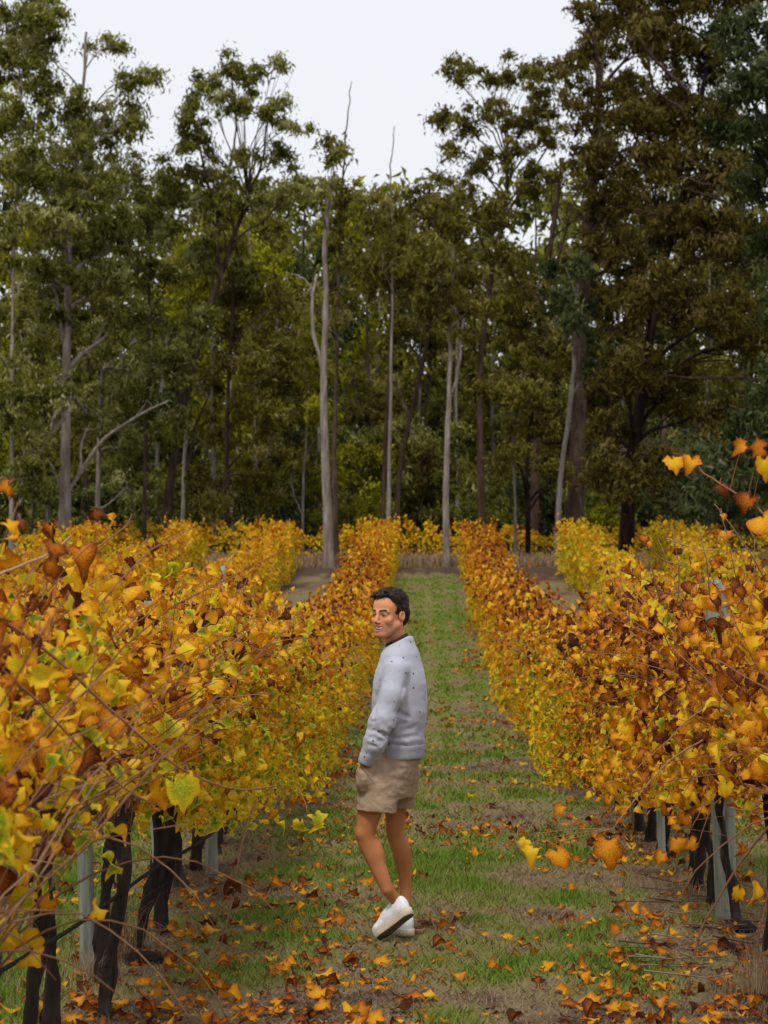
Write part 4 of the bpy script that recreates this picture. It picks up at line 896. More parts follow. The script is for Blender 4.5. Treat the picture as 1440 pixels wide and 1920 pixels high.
def surface(fv, lo, h):
    """surface nets of a sampled distance field"""
    nx, ny, nz = fv.shape; ins = fv < 0
    cor = [(0, 0, 0), (1, 0, 0), (0, 1, 0), (1, 1, 0), (0, 0, 1), (1, 0, 1), (0, 1, 1), (1, 1, 1)]
    sl = lambda a, c: a[c[0]:nx - 1 + c[0], c[1]:ny - 1 + c[1], c[2]:nz - 1 + c[2]]
    s = sum(sl(ins, c).astype(np.int8) for c in cor); act = (s > 0) & (s < 8)
    idx = np.full(act.shape, -1, np.int64); I = np.argwhere(act); idx[act] = np.arange(len(I))
    v = np.stack([fv[I[:, 0] + c[0], I[:, 1] + c[1], I[:, 2] + c[2]] for c in cor], 1)
    acc = np.zeros((len(I), 3)); cnt = np.zeros(len(I))
    cc = np.array(cor, float)
    for a in range(8):
        for b in range(a + 1, 8):
            if np.abs(cc[a] - cc[b]).sum() != 1: continue
            m = (v[:, a] < 0) != (v[:, b] < 0); t = v[:, a] / (v[:, a] - v[:, b] + 1e-12)
            p = cc[a] + t[:, None] * (cc[b] - cc[a]); acc[m] += p[m]; cnt[m] += 1
    V = np.asarray(lo) + (I + acc / cnt[:, None]) * h
    Q = []
    for ax in range(3):
        o = [i for i in range(3) if i != ax]
        a0 = [slice(1, None)] * 3; a0[ax] = slice(0, -1); a1 = [slice(1, None)] * 3; a1[ax] = slice(1, None)
        e = ins[tuple(a0)] != ins[tuple(a1)]; st = ins[tuple(a0)]
        E = np.argwhere(e); flip = st[e]
        E = E.copy(); E[:, o[0]] += 1; E[:, o[1]] += 1
        E = E[(E[:, o[0]] < idx.shape[o[0]]) & (E[:, o[1]] < idx.shape[o[1]]) & (E[:, ax] < idx.shape[ax])] if False else E
        ok = (E[:, o[0]] < idx.shape[o[0]]) & (E[:, o[1]] < idx.shape[o[1]]); E, flip = E[ok], flip[ok]
        def at(da, db):
            q = E.copy(); q[:, o[0]] -= da; q[:, o[1]] -= db; return idx[q[:, 0], q[:, 1], q[:, 2]]
        q = np.stack([at(1, 1), at(0, 1), at(0, 0), at(1, 0)], -1)
        if ax == 1: flip = ~flip
        q = np.where(flip[:, None], q, q[:, ::-1]); Q.append(q[(q >= 0).all(1)])
    return V, np.concatenate(Q)
def relax(V, Q, n=1, lam=.5):
    for _ in range(n):
        acc = np.zeros_like(V); cnt = np.zeros(len(V))
        for a, b in ((0, 1), (1, 2), (2, 3), (3, 0)):
            np.add.at(acc, Q[:, a], V[Q[:, b]]); np.add.at(acc, Q[:, b], V[Q[:, a]]); np.add.at(cnt, Q[:, a], 1); np.add.at(cnt, Q[:, b], 1)
        V = V + lam * (acc / np.maximum(cnt, 1)[:, None] - V)
    return V

fa = math.radians(18); FW = np.array([-math.cos(fa), math.sin(fa), 0]); LF = np.array([-math.sin(fa), -math.cos(fa), 0])
def loft(g, levels):
    """stack of ellipses: (py, px, half depth, half width, y)"""
    L = sorted((((PYO - l[0]) / PS), (l[1] - PXO) / PS, l[2], l[3], l[4] if len(l) > 4 else 0.) for l in levels)
    z = np.array([l[0] for l in L]); zz = np.asarray(g[2]).ravel()
    it = lambda k: np.interp(zz, z, [l[k] for l in L]).astype(f32).reshape(np.shape(g[2]))
    cx, a, b, cy = it(1), it(2), it(3), it(4)
    x, y = g[0] - cx, g[1] - cy
    u = (x * FW[0] + y * FW[1]) / a; w = (x * LF[0] + y * LF[1]) / b
    q = np.sqrt(u * u + w * w); d = (q - 1) * np.minimum(a, b)
    return np.maximum(np.maximum(d, g[2] - z[-1]), z[0] - g[2])

# joints measured in the photograph
SHL = B(745, 1252, -.150); ELL_ = B(718, 1345, -.215); WRL = B(689, 1412, -.195)
SHR = B(757, 1252, .140); ELR = B(764, 1345, .215); WRR = B(742, 1412, .20)
NL = [B(716, 1435, -.075), B(694, 1514, -.10), B(685, 1556, -.10), B(690, 1576, -.10), B(703, 1600, -.105), B(714, 1629, -.115), B(727, 1660, -.125)]
NR = [.066, .063, .051, .047, .050, .040, .033]
FL = [B(752, 1435, .075), B(741, 1516, .10), B(740, 1556, .105), B(744, 1578, .11), B(753, 1600, .115), B(757, 1630, .12), B(760, 1664, .125), B(763, 1700, .13)]
FR = [.064, .057, .047, .044, .047, .040, .032, .028]
# shoes: heel point, direction, up
def frame(d, roll):
    d = np.asarray(d, float); d /= np.linalg.norm(d); n = np.array([0, 0, 1.]) - d[2] * d; n /= np.linalg.norm(n); w = np.cross(d, n)
    c, s = math.cos(roll), math.sin(roll); n2 = n * c + w * s; return d, np.cross(d, n2), n2
dN, wN, nN = frame((-.168, .135, -.150), math.radians(6)); hN = B(772, 1703, -.16)
hN = hN + nN * .028
dF, wF, nF = frame((-.50, .86, -.02), 0); hF = B(770, 1745, .06)
hF[2] = .030
ankN = hN + dN * .058 + nN * .085; NL.append(ankN); NR.append(.030); NL.append(hN + dN * .06 + nN * .045); NR.append(.028)
FL[-1] = hF + dF * .055 + nF * .10; FL.append(hF + dF * .06 + nF * .04); FR.append(.028)

HC = B(729.5, 1149.5, -.02)                                            # head origin: between the eyes' level and the ears
yaw = math.radians(38); HFv = np.array([-math.sin(yaw), -math.cos(yaw), 0]); HL = np.array([math.cos(yaw), -math.sin(yaw), 0]); HU = np.array([0, 0, 1.])
pit = math.radians(1.5); HFv, HU = HFv * math.cos(pit) + HU * math.sin(pit), HU * math.cos(pit) - HFv * math.sin(pit)
HM = np.stack([HL * .985, HFv * 1.0, HU * .965], -1)                                     # columns: his left, forward, up
tolocal = lambda P: (P - HC) @ HM

person = thing('person', 'man in grey patterned sweatshirt and tan shorts walking away and smiling back over his shoulder', 'person')
_pp = W(PXO, PYO, PD); person.location = (_pp[0], PD, float(gz(_pp[0], PD)) + .006)
# --- head
G = Grid((-.115, -.155, -.20), (.115, .155, .165), .0021); g = (G.X, G.Y, G.Z)
sx = (np.abs(G.X), G.Y, G.Z)                                         # mirrored in the face's plane
d = ell(g, (0, -.020, .036), (.073, .093, .090))
d = smin(d, ell(g, (0, .034, .045), (.061, .052, .056)), .03)
d = smin(d, ell(g, (0, .028, -.037), (.053, .062, .081)), .03)
d = smin(d, cone(sx, (.050, -.008, -.052), (.020, .064, -.103), .020, .019), .025)
d = smin(d, ell(g, (0, .075, -.106), (.027, .019, .018)), .016)
d = smin(d, ell(sx, (.040, .0605, -.030), (.023, .020, .020)), .022)
d = smin(d, ell(g, (0, .064, -.070), (.036, .028, .030)), .018)
d = smin(d, cone(sx, (.010, .086, .015), (.045, .068, .017), .0095, .0085), .012)
d = smax(d, -ell(sx, (.031, .099, -.003), (.017, .015, .011)), .012)
d = smin(d, cone(g, (0, .085, .008), (0, .1045, -.034), .0078, .0100), .011)
d = smin(d, ell(sx, (.0125, .098, -.041), (.0070, .0100, .0066)), .006)
d = smin(d, ell(sx, (.031, .0735, -.003), (.0165, .0145, .0135)), .005)
d = smax(d, -ell(sx, (.031, .094, -.0035), (.0135, .016, .0026)), .0025)
d = smax(d, -cone(sx, (.020, .1015, -.042), (.038, .083, -.072), .0016, .0022), .010)
gm = (np.abs(G.X), G.Y, G.Z - 7.0 * G.X ** 2)
d = smin(d, cone(gm, (0, .0935, -.0605), (.031, .076, -.0635), .0048, .0030), .005)
d = smin(d, cone(gm, (0, .0895, -.0885), (.026, .079, -.0790), .0074, .0036), .006)
d = smax(d, -ell(gm, (0, .087, -.0735), (.0300, .021, .0088)), .003)
ear = ell(sx, (.0745, -.016, -.006), (.0100, .0225, .030)); ear = smax(ear, -ell(sx, (.0858, -.012, -.001), (.0090, .0125, .019)), .003)
d = smin(d, ear, .006)
neck = chain(g, [(0, -.032, -.05), (-.004, -.060, -.20)], [.053, .053]); d = smin(d, neck, .022)
n3 = fbm(G.pts() * 60, 2).reshape(G.shape); d = d + (n3 - .5) * .0012
Vh, Qh = surface(d.astype(f32), G.lo, G.h); Vh = relax(Vh, Qh, 1, .35)
ax = np.abs(Vh[:, 0])
col = np.tile(np.array([.65, .295, .140]), (len(Vh), 1))
def blend(c, w):
    global col
    col = col * (1 - w[:, None]) + np.array(c) * w[:, None]
gss = lambda x: np.exp(-x * x)
blend((.24, .13, .085), .40 * np.clip((-.040 - Vh[:, 2]) / .03, 0, 1) * np.clip((Vh[:, 1] + .01) / .03, 0, 1) * (Vh[:, 2] > -.13))      # stubble
blend((.56, .20, .11), .5 * gss((ax - .045) / .018) * gss((Vh[:, 2] + .032) / .018) * (Vh[:, 1] > .03))
blend((.55, .21, .12), .35 * gss(np.sqrt(ax ** 2 + (Vh[:, 2] + .036) ** 2) / .017) * (Vh[:, 1] > .085))
blend((.48, .15, .09), .3 * (ax > .070) * (np.abs(Vh[:, 1] + .014) < .03))
lipm = (Vh[:, 1] > .072) & (ax < .028) & (Vh[:, 2] < -.056) & (Vh[:, 2] > -.096)
zb = Vh[:, 2] - 7.0 * ax ** 2; lipm = (Vh[:, 1] > .066) & (ax < .033) & (zb < -.054) & (zb > -.100)
lz = np.maximum(gss((zb + .0605) / .0038), gss((zb + .0895) / .0062) * (ax < .028)); blend((.42, .12, .095), .8 * lz * lipm)
blend((.10, .03, .025), .6 * (gss((zb + .0755) / .0055) * (ax < .031) * (Vh[:, 1] < .0840) * (Vh[:, 1] > .055)))
bz = .0235 + .12 * np.clip(ax - .012, 0, 1) - 5.5 * np.clip(ax - .034, 0, 1) ** 2 * 4
blend((.010, .006, .005), 1.0 * np.clip((.0072 - np.abs(Vh[:, 2] - bz + .004)) / .003, 0, 1) * np.clip((ax - .009) / .004, 0, 1) * np.clip((.052 - ax) / .006, 0, 1) * (Vh[:, 1] > .04))
blend((.15, .062, .035), .75 * gss((Vh[:, 2] - .002) / .0095) * gss((ax - .031) / .017) * (Vh[:, 1] > .05))  # brow shade over lids and sockets, painted into the skin colour
blend((.02, .010, .008), .9 * gss((Vh[:, 2] - .0005) / .0032) * gss((ax - .032) / .0140) * (Vh[:, 1] > .06))
blend((.012, .008, .006), .9 * np.clip((.010 + Vh[:, 2]) / .02, 0, 1) * (Vh[:, 1] < .012) * (ax > .05) * (ax < .0735) * (Vh[:, 2] < .05))
# --- body below the head: one skin, mostly under the clothes
G2 = Grid((-.30, -.34, .02), (.24, .36, 1.58), .0065); g = (G2.X, G2.Y, G2.Z)
d = loft(g, [(1400, 748, .075, .11), (1330, 750, .090, .125), (1270, 747, .080, .13), (1236, 745, .055, .10), (1218, 748, .045, .05), (1440, 738, .085, .125), (1470, 735, .075, .115)])
d = smin(d, chain(g, [HC + HM @ np.array((-.003, -.044, -.10)), B(748, 1222, 0)], [.050, .054]), .02)
d = smin(d, chain(g, [SHL, ELL_, WRL], [.045, .036, .027]), .03); d = smin(d, chain(g, [SHR, ELR, WRR], [.045, .036, .027]), .03)
for wr, sgn, yb in ((WRL, 1, 0), (WRR, -1, 0)):                   # hands, slid into the pockets: palm, four fingers, thumb
    pc = wr + np.array([-.006, .034 * sgn, -.058]); d = smin(d, cone(g, wr, pc, .024, .032), .015)
    for k in range(4):
        kn = pc + np.array([-.026 + .018 * k, .004 * sgn, -.030 - .004 * (k in (1, 2))]); tp_ = kn + np.array([.010, .02 * sgn, -.040 - .008 * (k in (1, 2))])
        d = smin(d, chain(g, [pc, kn, (kn + tp_) / 2 + (-.004, 0, 0), tp_], [.012, .0105, .0095, .008], .004), .004)
    d = smin(d, chain(g, [pc + (-.012, -.012 * sgn, .015), pc + (-.036, -.012 * sgn, -.01), pc + (-.034, 0, -.042)], [.014, .011, .008], .005), .006)
d = smin(d, chain(g, NL, NR, .005), .03); d = smin(d, chain(g, FL, FR, .005), .03)
d = smin(d, ell(g, NL[2] + np.array((-.020, -.022, .004)), (.027, .028, .036)), .016)                  # kneecaps and calves
d = smin(d, ell(g, FL[2] + np.array((-.016, -.018, .004)), (.026, .028, .036)), .016)
d = smin(d, ell(g, NL[4] + np.array((.014, .006, .004)), (.034, .038, .085)), .022)
d = smin(d, ell(g, FL[4] + np.array((.008, -.010, -.006)), (.037, .040, .085)), .022)
Vb, Qb = surface(d.astype(f32), G2.lo, G2.h); Vb = relax(Vb, Qb, 9, .5)
cb = np.tile(np.array([.45, .18, .072]), (len(Vb), 1)); nz_ = fbm(Vb * 14, 3)[:, None]
cb = cb * (.82 + .36 * nz_); hi = np.clip((Vb[:, 2:3] - 1.3) / .1, 0, 1); cb = cb * (1 - hi) + np.array([.44, .19, .095]) * hi
Vw = Vh @ HM.T + HC
Vall = np.concatenate([Vb, Vw]); Qall = np.concatenate([Qb, Qh + len(Vb)]); Call = np.concatenate([cb, col])
m, nt, out = material('skin'); ac = attr(nt, 'col'); nz = noise(nt, 220, 2)
b_ = bsdf(nt, out, ac.outputs['Color'], .55, .18, bump=nz, bump_d=.0006)
b_.inputs['Subsurface Weight'].default_value = .12; b_.inputs['Subsurface Radius'].default_value = (.012, .005, .003); b_.inputs['Subsurface Scale'].default_value = .6
link('body', mesh('body', Vall, Qall, cattrs={'col': Call}), m, person)
# eyes and teeth
def ball(c, r, nu=20, nv=14):
    u, v = np.meshgrid(np.arange(nu) * 2 * np.pi / nu, np.linspace(0, np.pi, nv), indexing='ij')
    V = np.stack([np.cos(u) * np.sin(v) * r[0], np.cos(v) * r[1], np.sin(u) * np.sin(v) * r[2]], -1).reshape(-1, 3) + c
    i, j = np.meshgrid(np.arange(nu), np.arange(nv - 1), indexing='ij'); i2 = (i + 1) % nu
    return V, np.stack([i * nv + j, i * nv + j + 1, i2 * nv + j + 1, i2 * nv + j], -1).reshape(-1, 4)
m, nt, out = material('eye_surface'); bsdf(nt, out, attr(nt, 'col').outputs['Color'], .30, .25)
for s in (-1, 1):
    V, Q = ball(np.array((.031 * s, .0765, -.0032)), (.0112, .0112, .0112), 28, 22)
    q = V - np.array((.031 * s - .003, .0765 + .0112, -.0032)); dist = np.sqrt(q[:, 0] ** 2 + q[:, 2] ** 2 + q[:, 1] ** 2)
    cc_ = np.where(dist[:, None] < .0058, np.array([[.025, .014, .008]]), np.array([[.10, .082, .075]]))
    link('eye', mesh('eye', V @ HM.T + HC, Q, cattrs={'col': cc_}), m, person)
m, nt, out = material('tooth_enamel'); bsdf(nt, out, (.88, .83, .76), .3, .4)
V, Q = ball(np.array((0, .0735, -.0720)), (.0275, .0165, .0072), 24, 16); V[:, 2] += 7.0 * V[:, 0] ** 2; link('teeth', mesh('teeth', V @ HM.T + HC, Q), m, person)

# --- hair
G3 = Grid((-.115, -.16, -.11), (.115, .155, .175), .0026); g = (G3.X, G3.Y, G3.Z); sx = (np.abs(G3.X), G3.Y, G3.Z)
d = ell(g, (0, -.024, .040), (.0795, .096, .093))
d = smin(d, ell(g, (.004, .000, .098), (.064, .080, .036)), .03)
d = smin(d, ell(g, (-.018, .046, .094), (.050, .030, .020)), .03)
d = smin(d, ell(g, (0, -.080, -.005), (.062, .040, .062)), .03)
cut = smin(ell(g, (0, .112, .026), (.064, .062, .068)), ell(sx, (.048, .072, .064), (.030, .032, .036)), .012)
d = smax(d, -cut, .012)
d = smax(d, -(ell(g, (0, .085, -.06), (.12, .085, .075))), .012)
d = smax(d, -(ell(sx, (.080, -.010, -.018), (.030, .027, .036))), .010)
lowcut = (-.072 + .35 * np.clip(G3.Y + .03, -.02, .1) - G3.Z) ; d = np.maximum(d, lowcut * .8)
P3 = G3.pts(); st = np.stack([P3[:, 0] * 150 + 40 * P3[:, 2], P3[:, 1] * 38 - P3[:, 2] * 30, P3[:, 2] * 70 + P3[:, 1] * 30], -1)
d = d + (fbm(st, 3).reshape(G3.shape) - .5) * (.010 + .012 * np.clip((G3.Z - .06) / .05, 0, 1)) - .001 + (fbm(P3 * np.array([34, 26, 30]) + 4, 2).reshape(G3.shape) - .5) * .022 * np.clip((G3.Z - .03) / .06, 0, 1)
d = np.maximum(d, -(ell(g, (0, -.020, .036), (.066, .086, .083))))
Vr, Qr = surface(d.astype(f32), G3.lo, G3.h)
hb = MB(); hb.add(Vr @ HM.T + HC, Qr, .3)
rr = np.random.default_rng(3); 
outer = np.linalg.norm(Vr - np.array((0, -.02, .03)), axis=1) > .082
cand = np.flatnonzero(outer); pick = rr.choice(cand, 2600)
for q in pick:
    p = Vr[q]; nrm = (p - np.array((0, -.02, .03))); nrm /= np.linalg.norm(nrm)
    top = np.clip((p[2] - .06) / .05, 0, 1)
    fl = np.array([.35 * top + p[0] * 1.5 + rr.normal(0, .22), -1.0, -.25 - 1.9 * (1 - top)])
    fl = fl - nrm * (fl @ nrm); fl /= np.linalg.norm(fl); L = rr.uniform(.014, .026) * (1 + .35 * top) * (.55 if p[1] > .05 else 1)
    p0 = p - nrm * .003; p1 = p + fl * L * .5 + nrm * rr.uniform(-.0005, .0025); p2 = p + fl * L + nrm * rr.uniform(-.006, .002 + .004 * top)
    V, Q = tube(np.array([p0, p1, p2]), [.0009, .0009, .0002], 3, False); hb.add(V @ HM.T + HC, Q, rr.uniform(.1, 1))
m, nt, out = material('dark_hair'); b_ = bsdf(nt, out, ramp(nt, [(0, (.006, .004, .003)), (.5, (.020, .012, .009)), (1, (.14, .082, .058))], attr(nt, 'tint').outputs['Fac']), .5, .25)
link('hair', hb.mesh('hair'), m, person)

# --- sweatshirt
G4 = Grid((-.27, -.34, .88), (.22, .36, 1.60), .0058); g = (G4.X, G4.Y, G4.Z)
TOR = [(1419, 752, .108, .145), (1398, 750.5, .112, .150), (1385, 750.5, .122, .156), (1363, 749.5, .127, .160), (1332, 749.5, .141, .165), (1300, 749, .139, .168), (1276, 749, .133, .170), (1255, 750, .119, .168), (1238, 751, .103, .158), (1222, 750.5, .095, .135), (1210, 750.5, .083, .104), (1201, 750, .074, .082), (1192, 749.5, .068, .071), (1180, 747, .058, .062)]
d = loft(g, TOR); d = np.maximum(d, B(0, 1397)[2] - G4.Z)
slL = chain(g, [SHL, B(735, 1297, -.188), ELL_, B(706, 1382, -.212), WRL], [.060, .064, .064, .055, .040], .03)
slR = chain(g, [SHR, ELR, WRR], [.056, .052, .037], .03)
d = smin(d, slL, .026); d = smin(d, slR, .04)
P4 = G4.pts(); sh = G4.shape
n1 = fbm(P4 * np.array([9, 9, 14]), 3).reshape(sh); n2 = fbm(np.stack([P4[:, 0] * 22 + P4[:, 2] * 16, P4[:, 1] * 10, P4[:, 2] * 26 - P4[:, 0] * 10], -1) + 7, 3).reshape(sh)
lowz = np.clip((1.16 - G4.Z) / .12, 0, 1) * np.clip((G4.Z - .955) / .03, 0, 1)
eb = np.exp(-(((G4.X - ELL_[0]) ** 2 + (G4.Z - ELL_[2] + .04) ** 2 + .3 * (G4.Y - ELL_[1]) ** 2) / .0075))
d = d + (n1 - .5) * .009 + (n2 - .5) * (.004 + .014 * lowz + .010 * eb)
def fold(a, b, w, amp, y1=-.02):
    global d
    A = B(*a); E = B(*b) - A; L = E[0] ** 2 + E[2] ** 2
    t = np.clip(((G4.X - A[0]) * E[0] + (G4.Z - A[2]) * E[2]) / L, 0, 1)
    q = (G4.X - A[0] - t * E[0]) ** 2 + (G4.Z - A[2] - t * E[2]) ** 2
    d = d + amp * np.exp(-q / w ** 2) * np.clip((y1 - G4.Y) / .03, 0, 1) * (1 - .5 * np.abs(2 * t - 1))
for q_ in (((745, 1326), (768, 1339), .010, .013), ((703, 1358), (730, 1371), .007, .012), ((730, 1371), (737, 1360), .007, .010), ((697, 1372), (716, 1379), .006, .006), ((690, 1385), (708, 1391), .006, .006),
           ((714, 1272), (708, 1310), .008, .012), ((707, 1315), (702, 1350), .008, .007), ((764, 1262), (752, 1300), .010, .006), ((751, 1306), (743, 1338), .009, .008), ((738, 1372), (722, 1404), .010, .014),
           ((735, 1378), (788, 1372), .010, .006), ((745, 1352), (768, 1347), .008, .006), ((752, 1366), (784, 1353), .010, .005), ((695, 1345), (716, 1339), .007, .005), ((730, 1388), (760, 1391), .008, .007)):
    fold(*q_)
for q_ in (((704, 1366), (727, 1378), .008, -.008), ((742, 1334), (764, 1346), .010, -.006), ((692, 1378), (712, 1386), .007, -.006), ((750, 1384), (790, 1381), .010, -.005)):
    fold(*q_)
ang = (G4.X * .75 + G4.Z * .66); d = d + .0012 * eb * np.sin(ang * 165)
arm_ax = (G4.Z - (ELL_[2] + WRL[2]) / 2)
d = d + .0016 * np.sin((G4.Z * .9 - G4.X * .55) * 150) * np.exp(-(((G4.X - (ELL_[0] + WRL[0]) / 2) ** 2 + arm_ax ** 2) / .004)) * np.exp(-((G4.Y + .2) / .08) ** 2)
nk = chain(g, [HC + HM @ np.array((-.002, -.042, -.09)), B(748, 1215, 0.)], [.058, .060]); 
top_plane = (G4.Z - (B(0, 1199)[2] + .50 * np.minimum(G4.X, .050))) * .94                                      # collar line: high at the nape, low at the throat
d = smax(d, top_plane, .006); d = np.maximum(d, -(nk - .004)) 
d = np.maximum(d, -(chain(g, [WRL + (WRL - ELL_) * .5, WRL], [.030, .030])))
Vs, Qs = surface(d.astype(f32), G4.lo, G4.h); Vs = relax(Vs, Qs, 1, .4)
m, nt, out = material('heather_grey_jersey')
tc = node(nt, 'ShaderNodeTexCoord'); nz = noise(nt, 380, 3, .7); nl_ = noise(nt, 120, 2)
base = ramp(nt, [(.25, (.34, .35, .415)), (.75, (.55, .565, .645))], nz)
vo = node(nt, 'ShaderNodeTexVoronoi'); vo.feature = 'F1'; vo.inputs['Scale'].default_value = 19.0; vo.inputs['Randomness'].default_value = .85; nt.links.new(tc.outputs['Object'], vo.inputs['Vector'])
wob = noise(nt, 190, 1)
dd = mth(nt, 'ADD', vo.outputs['Distance'], mth(nt, 'MULTIPLY', mth(nt, 'SUBTRACT', wob, .5), .12))
mk = ramp(nt, [(0, (1, 1, 1)), (.105, (1, 1, 1)), (.135, (0, 0, 0))], dd)
mx = node(nt, 'ShaderNodeMix'); mx.data_type = 'RGBA'; nt.links.new(mk, mx.inputs[0]); nt.links.new(base, mx.inputs[6]); mx.inputs[7].default_value = (.075, .075, .10, 1)
bsdf(nt, out, mx.outputs[2], .95, .1, bump=nz, bump_d=.0015, sheen=.15)
sweat = link('sweatshirt', mesh('sweatshirt', Vs, Qs), m, person)
# ribbed waistband and cuff, dark collar
m_rib, nt, out = material('grey_rib'); tc = node(nt, 'ShaderNodeTexCoord'); wv = noise(nt, 400, 2); bsdf(nt, out, ramp(nt, [(.3, (.35, .365, .43)), (.7, (.46, .475, .54))], wv), .95, .1, bump=wv, bump_d=.002)
nu = 150; u = np.arange(nu) * 2 * np.pi / nu; rows = []
for py, gx in ((1392, .004), (1394, .008), (1400, .006), (1408, .005), (1416, .006), (1418, .003), (1418, -.004), (1404, -.006)):
    L = sorted(TOR); a = np.interp(py, [l[0] for l in L], [l[2] for l in L]); b2 = np.interp(py, [l[0] for l in L], [l[3] for l in L])
    c = B(752.5, py, 0); rb = .0010 * np.sin(u * 75)
    rows.append(c + np.outer(np.cos(u) * (a + gx + rb), FW) + np.outer(np.sin(u) * (b2 + gx + rb), LF))
V = np.concatenate(rows); i, j = np.meshgrid(np.arange(len(rows) - 1), np.arange(nu), indexing='ij'); j2 = (j + 1) % nu
link('waistband', mesh('waistband', V, np.stack([i * nu + j, i * nu + j2, (i + 1) * nu + j2, (i + 1) * nu + j], -1).reshape(-1, 4)), m_rib, sweat)
for wr, el in ((WRL, ELL_), (WRR, ELR)):
    ax_ = (wr - el) / np.linalg.norm(wr - el); cu = MB()
    P = np.array([wr - ax_ * .018, wr - ax_ * .014, wr + ax_ * .008, wr + ax_ * .030, wr + ax_ * .034, wr + ax_ * .033, wr + ax_ * .015])
    V, Q = tube(P, [.036, .0405, .0385, .0365, .0345, .030, .029], 40, False); cu.add(V, Q, .5)
    link('cuff', cu.mesh('cuff'), m_rib, sweat)
m_col, nt, out = material('dark_brown_rib'); bsdf(nt, out, (.035, .024, .022), .9, .15, bump=noise(nt, 400, 2), bump_d=.002)
# collar ring lies on the cut edge of the neck opening
nkA = HC + HM @ np.array((-.002, -.042, -.09)); nkB = B(748, 1215, 0.)
rings = []
for off, rad in ((-.010, .0665), (-.003, .0685), (.008, .0672), (.0145, .064), (.0155, .060), (.006, .0575)):
    R_ = []
    for a in u:
        dr = np.array([math.cos(a), math.sin(a), 0]); p = None
        x = 0.; zc = B(0, 1199)[2]
        zz = zc; 
        for _ in range(6):
            t = np.clip((zz - nkB[2]) / (nkA[2] - nkB[2]), -.6, 1); cc_ = nkB + (nkA - nkB) * t; p = cc_ + dr * rad; zz = zc + .50 * min(p[0], .050)
        p[2] = zz + off; R_.append(p)
    rings.append(np.array(R_))
V = np.concatenate(rings); i, j = np.meshgrid(np.arange(len(rings) - 1), np.arange(nu), indexing='ij'); j2 = (j + 1) % nu
link('collar', mesh('collar', V, np.stack([i * nu + j, i * nu + j2, (i + 1) * nu + j2, (i + 1) * nu + j], -1).reshape(-1, 4)), m_col, sweat)

# --- shorts
G5 = Grid((-.27, -.26, .60), (.17, .28, 1.0), .0052); g = (G5.X, G5.Y, G5.Z)
d = loft(g, [(1402, 749, .102, .148), (1418, 748, .108, .152), (1440, 738, .122, .158), (1465, 732, .125, .158), (1500, 733, .10, .145)])
lN = chain(g, [B(712, 1450, -.085), B(704, 1530, -.098)], [.100, .108], .02); lFa = chain(g, [B(752, 1450, .085), B(745, 1530, .10)], [.098, .078], .02)
hemN = (G5.Z - (B(0, 1511)[2] - .10 * (G5.X + .20))) ; hemF = (G5.Z - B(0, 1516)[2])
lN = np.maximum(lN, -hemN); lFa = np.maximum(lFa, -hemF)
inN = chain(g, [B(711, 1490, -.087), B(703, 1550, -.098)], [.080, .1035], .02); inF = chain(g, [B(749, 1490, .09), B(745, 1550, .10)], [.070, .0735], .02)
d = np.maximum(d, -(G5.Z - B(0, 1492)[2]))
d = smin(d, lN, .02); d = smin(d, lFa, .02)
d = smin(d, ell(g, B(684, 1450, -.150), (.046, .060, .075)), .04)                                           # the hand in the pocket pushes the cloth out
P5 = G5.pts(); sh = G5.shape
n1 = fbm(P5 * np.array([12, 12, 9]) + 3, 3).reshape(sh); n2 = fbm(np.stack([P5[:, 0] * 14 - P5[:, 2] * 26, P5[:, 1] * 12, P5[:, 2] * 30 + P5[:, 0] * 24], -1) + 9, 3).reshape(sh)
n4 = fbm(np.stack([P5[:, 0] * 30 + P5[:, 2] * 18, P5[:, 1] * 14, P5[:, 2] * 44 - P5[:, 0] * 14], -1) + 5, 2).reshape(sh)
d = d + (n1 - .5) * .013 + (n2 - .5) * .011 + (n4 - .5) * .005
d = np.maximum(d, -hemN * 0 + np.where(G5.Y < 0, -hemN, -hemF) * .9)
d = np.maximum(d, -np.minimum(inN, inF))
d = np.maximum(d, G5.Z - B(0, 1404)[2])
d = smax(d, -(cone(g, B(687, 1414, -.215), B(690, 1429, -.215), .034, .017)), .005)
Vs, Qs = surface(d.astype(f32), G5.lo, G5.h); Vs = relax(Vs, Qs, 1, .4)
m, nt, out = material('tan_cotton'); nz = noise(nt, 500, 2); nl_ = noise(nt, 35, 4, .6)
bsdf(nt, out, ramp(nt, [(.3, (.34, .24, .16)), (.7, (.43, .315, .22))], nl_), .9, .12, bump=mth(nt, 'ADD', mth(nt, 'MULTIPLY', nz, .2), nl_), bump_d=.004)
shorts = link('shorts', mesh('shorts', Vs, Qs), m, person)
sb = MB()                                                               # seams: pocket edge, side seam, back seam
sb.tube(spline([B(677, 1424, -.205), B(688, 1437, -.213), B(700, 1447, -.214)], 10), .0028, 6)
link('pocket_edge', sb.mesh('pocket_edge'), m, shorts)
m2_, nt, out = material('dark_seam'); bsdf(nt, out, (.05, .032, .022), .9, .1)
sb = MB(); sb.tube(spline([B(782, 1416, -.02), B(780, 1426, -.03), B(775, 1440, -.05)], 8), .0028, 5); link('loop', sb.mesh('loop'), m2_, shorts)

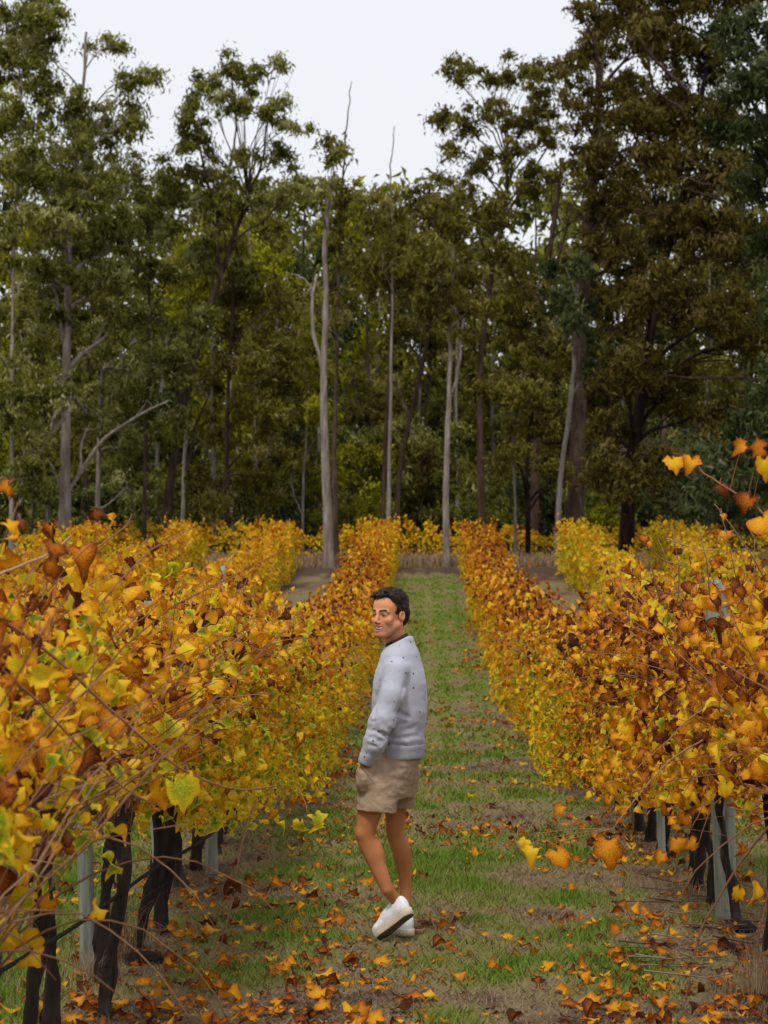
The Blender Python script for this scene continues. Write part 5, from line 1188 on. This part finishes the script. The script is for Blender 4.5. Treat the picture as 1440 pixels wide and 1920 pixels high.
# --- shoes
m_up, nt, out = material('white_leather'); nz = noise(nt, 60, 4); bsdf(nt, out, ramp(nt, [(.3, (.66, .66, .68)), (.7, (.80, .80, .82))], nz), .5, .35, bump=nz, bump_d=.0015)
m_so, nt, out = material('cream_rubber'); nz = noise(nt, 30, 4); bsdf(nt, out, ramp(nt, [(.3, (.50, .41, .30)), (.75, (.66, .58, .47))], nz), .7, .25)
m_bt, nt, out = material('scuffed_tread'); nz = noise(nt, 45, 4); bsdf(nt, out, ramp(nt, [(.3, (.085, .07, .05)), (.75, (.19, .165, .12))], nz), .85, .2, bump=noise(nt, 170, 2), bump_d=.004)
for (h0, dd_, ww_, nn_, lab) in ((hN, dN, wN, nN, 'white sneaker with its heel lifted and sole showing'), (hF, dF, wF, nF, 'white sneaker flat on the grass')):
    Gs = Grid((-.02, -.065, -.035), (.30, .065, .125), .0036); g = (Gs.X, Gs.Y, Gs.Z)
    up = ell(g, (.050, 0, .040), (.052, .0375, .064)); up = smin(up, ell(g, (.125, 0, .030), (.095, .041, .052)), .02)
    up = smin(up, ell(g, (.212, 0, .016), (.062, .045, .036)), .02)
    up = smin(up, cone(g, (.105, 0, .072), (.165, 0, .050), .020, .018), .018)
    up = np.maximum(up, -Gs.Z); ank = cone(g, (.056, 0, .050), (.050, 0, .16), .0315, .037); up = smax(up, -ank, .004)
    up = np.maximum(up, Gs.Z - .098 - .10 * (Gs.X - .05))
    for uu in (.110, .128, .146): up = smin(up, cone(g, (uu, -.026, .058 - (uu - .11) * .45), (uu, .026, .058 - (uu - .11) * .45), .0042, .0042) + .0, .003) if False else up
    sd_ = np.abs(ell(g, (.085, 0, .0), (.020, .2, .075))) - .0012; up = np.maximum(up, -(np.maximum(sd_, np.abs(Gs.Z - .04) - .04)) - .0016) if False else up
    V, Q = surface(up.astype(f32), Gs.lo, Gs.h); V = relax(V, Q, 1, .4)
    TM = np.stack([dd_, ww_, nn_], -1); tw = lambda V: V @ TM.T + h0
    shoe = link('shoe', mesh('shoe', tw(V), Q), m_up, person); shoe['label'] = lab
    la = MB()
    for q in range(5):
        uu = .112 + q * .017; zt = .0855 - (uu - .112) * .36; a = np.linspace(-1, 1, 9)
        la.tube(tw(np.stack([uu + 0 * a, a * .026, zt + .003 - .012 * a ** 2], -1)), .0028, 5)
    link('laces', la.mesh('laces'), m_up, shoe)
    ul = np.linspace(0, 1, 40); wl = np.interp(ul, [0, .03, .12, .4, .55, .75, .9, .97, 1], [.006, .024, .038, .036, .040, .047, .038, .020, .004])
    xl = -.008 + ul * .288; ring = np.concatenate([np.stack([xl, wl], -1), np.stack([xl[::-1], -wl[::-1]], -1)]); nr = len(ring)
    rows = []
    for zz, sc in ((.010, .955), (.012, .985), (.006, 1.0), (-.012, 1.0), (-.025, .985), (-.028, .95)):
        c = np.array((.136, 0)); rows.append(np.concatenate([(ring - c) * sc + c, np.full((nr, 1), zz)], 1))
    V = np.concatenate(rows); i, j = np.meshgrid(np.arange(len(rows) - 1), np.arange(nr), indexing='ij'); j2 = (j + 1) % nr
    link('sole', mesh('sole', tw(V), np.stack([i * nr + j, i * nr + j2, (i + 1) * nr + j2, (i + 1) * nr + j], -1).reshape(-1, 4)[:, ::-1]), m_so, shoe)
    bt = np.concatenate([rows[-1] + (0, 0, -.0008), (rows[-1] - (.136, 0, 0)) * np.array((.5, .5, 1)) + (.136, 0, -.0008), [[.136, 0, -.0288]]]); fc = []
    for q in range(nr): fc += [(q, (q + 1) % nr, nr + (q + 1) % nr, nr + q), (nr + q, nr + (q + 1) % nr, 2 * nr, 2 * nr)]
    tb = MB(); tb.add(tw(bt), np.array(fc)); link('tread', tb.mesh('tread', False), m_bt, shoe)
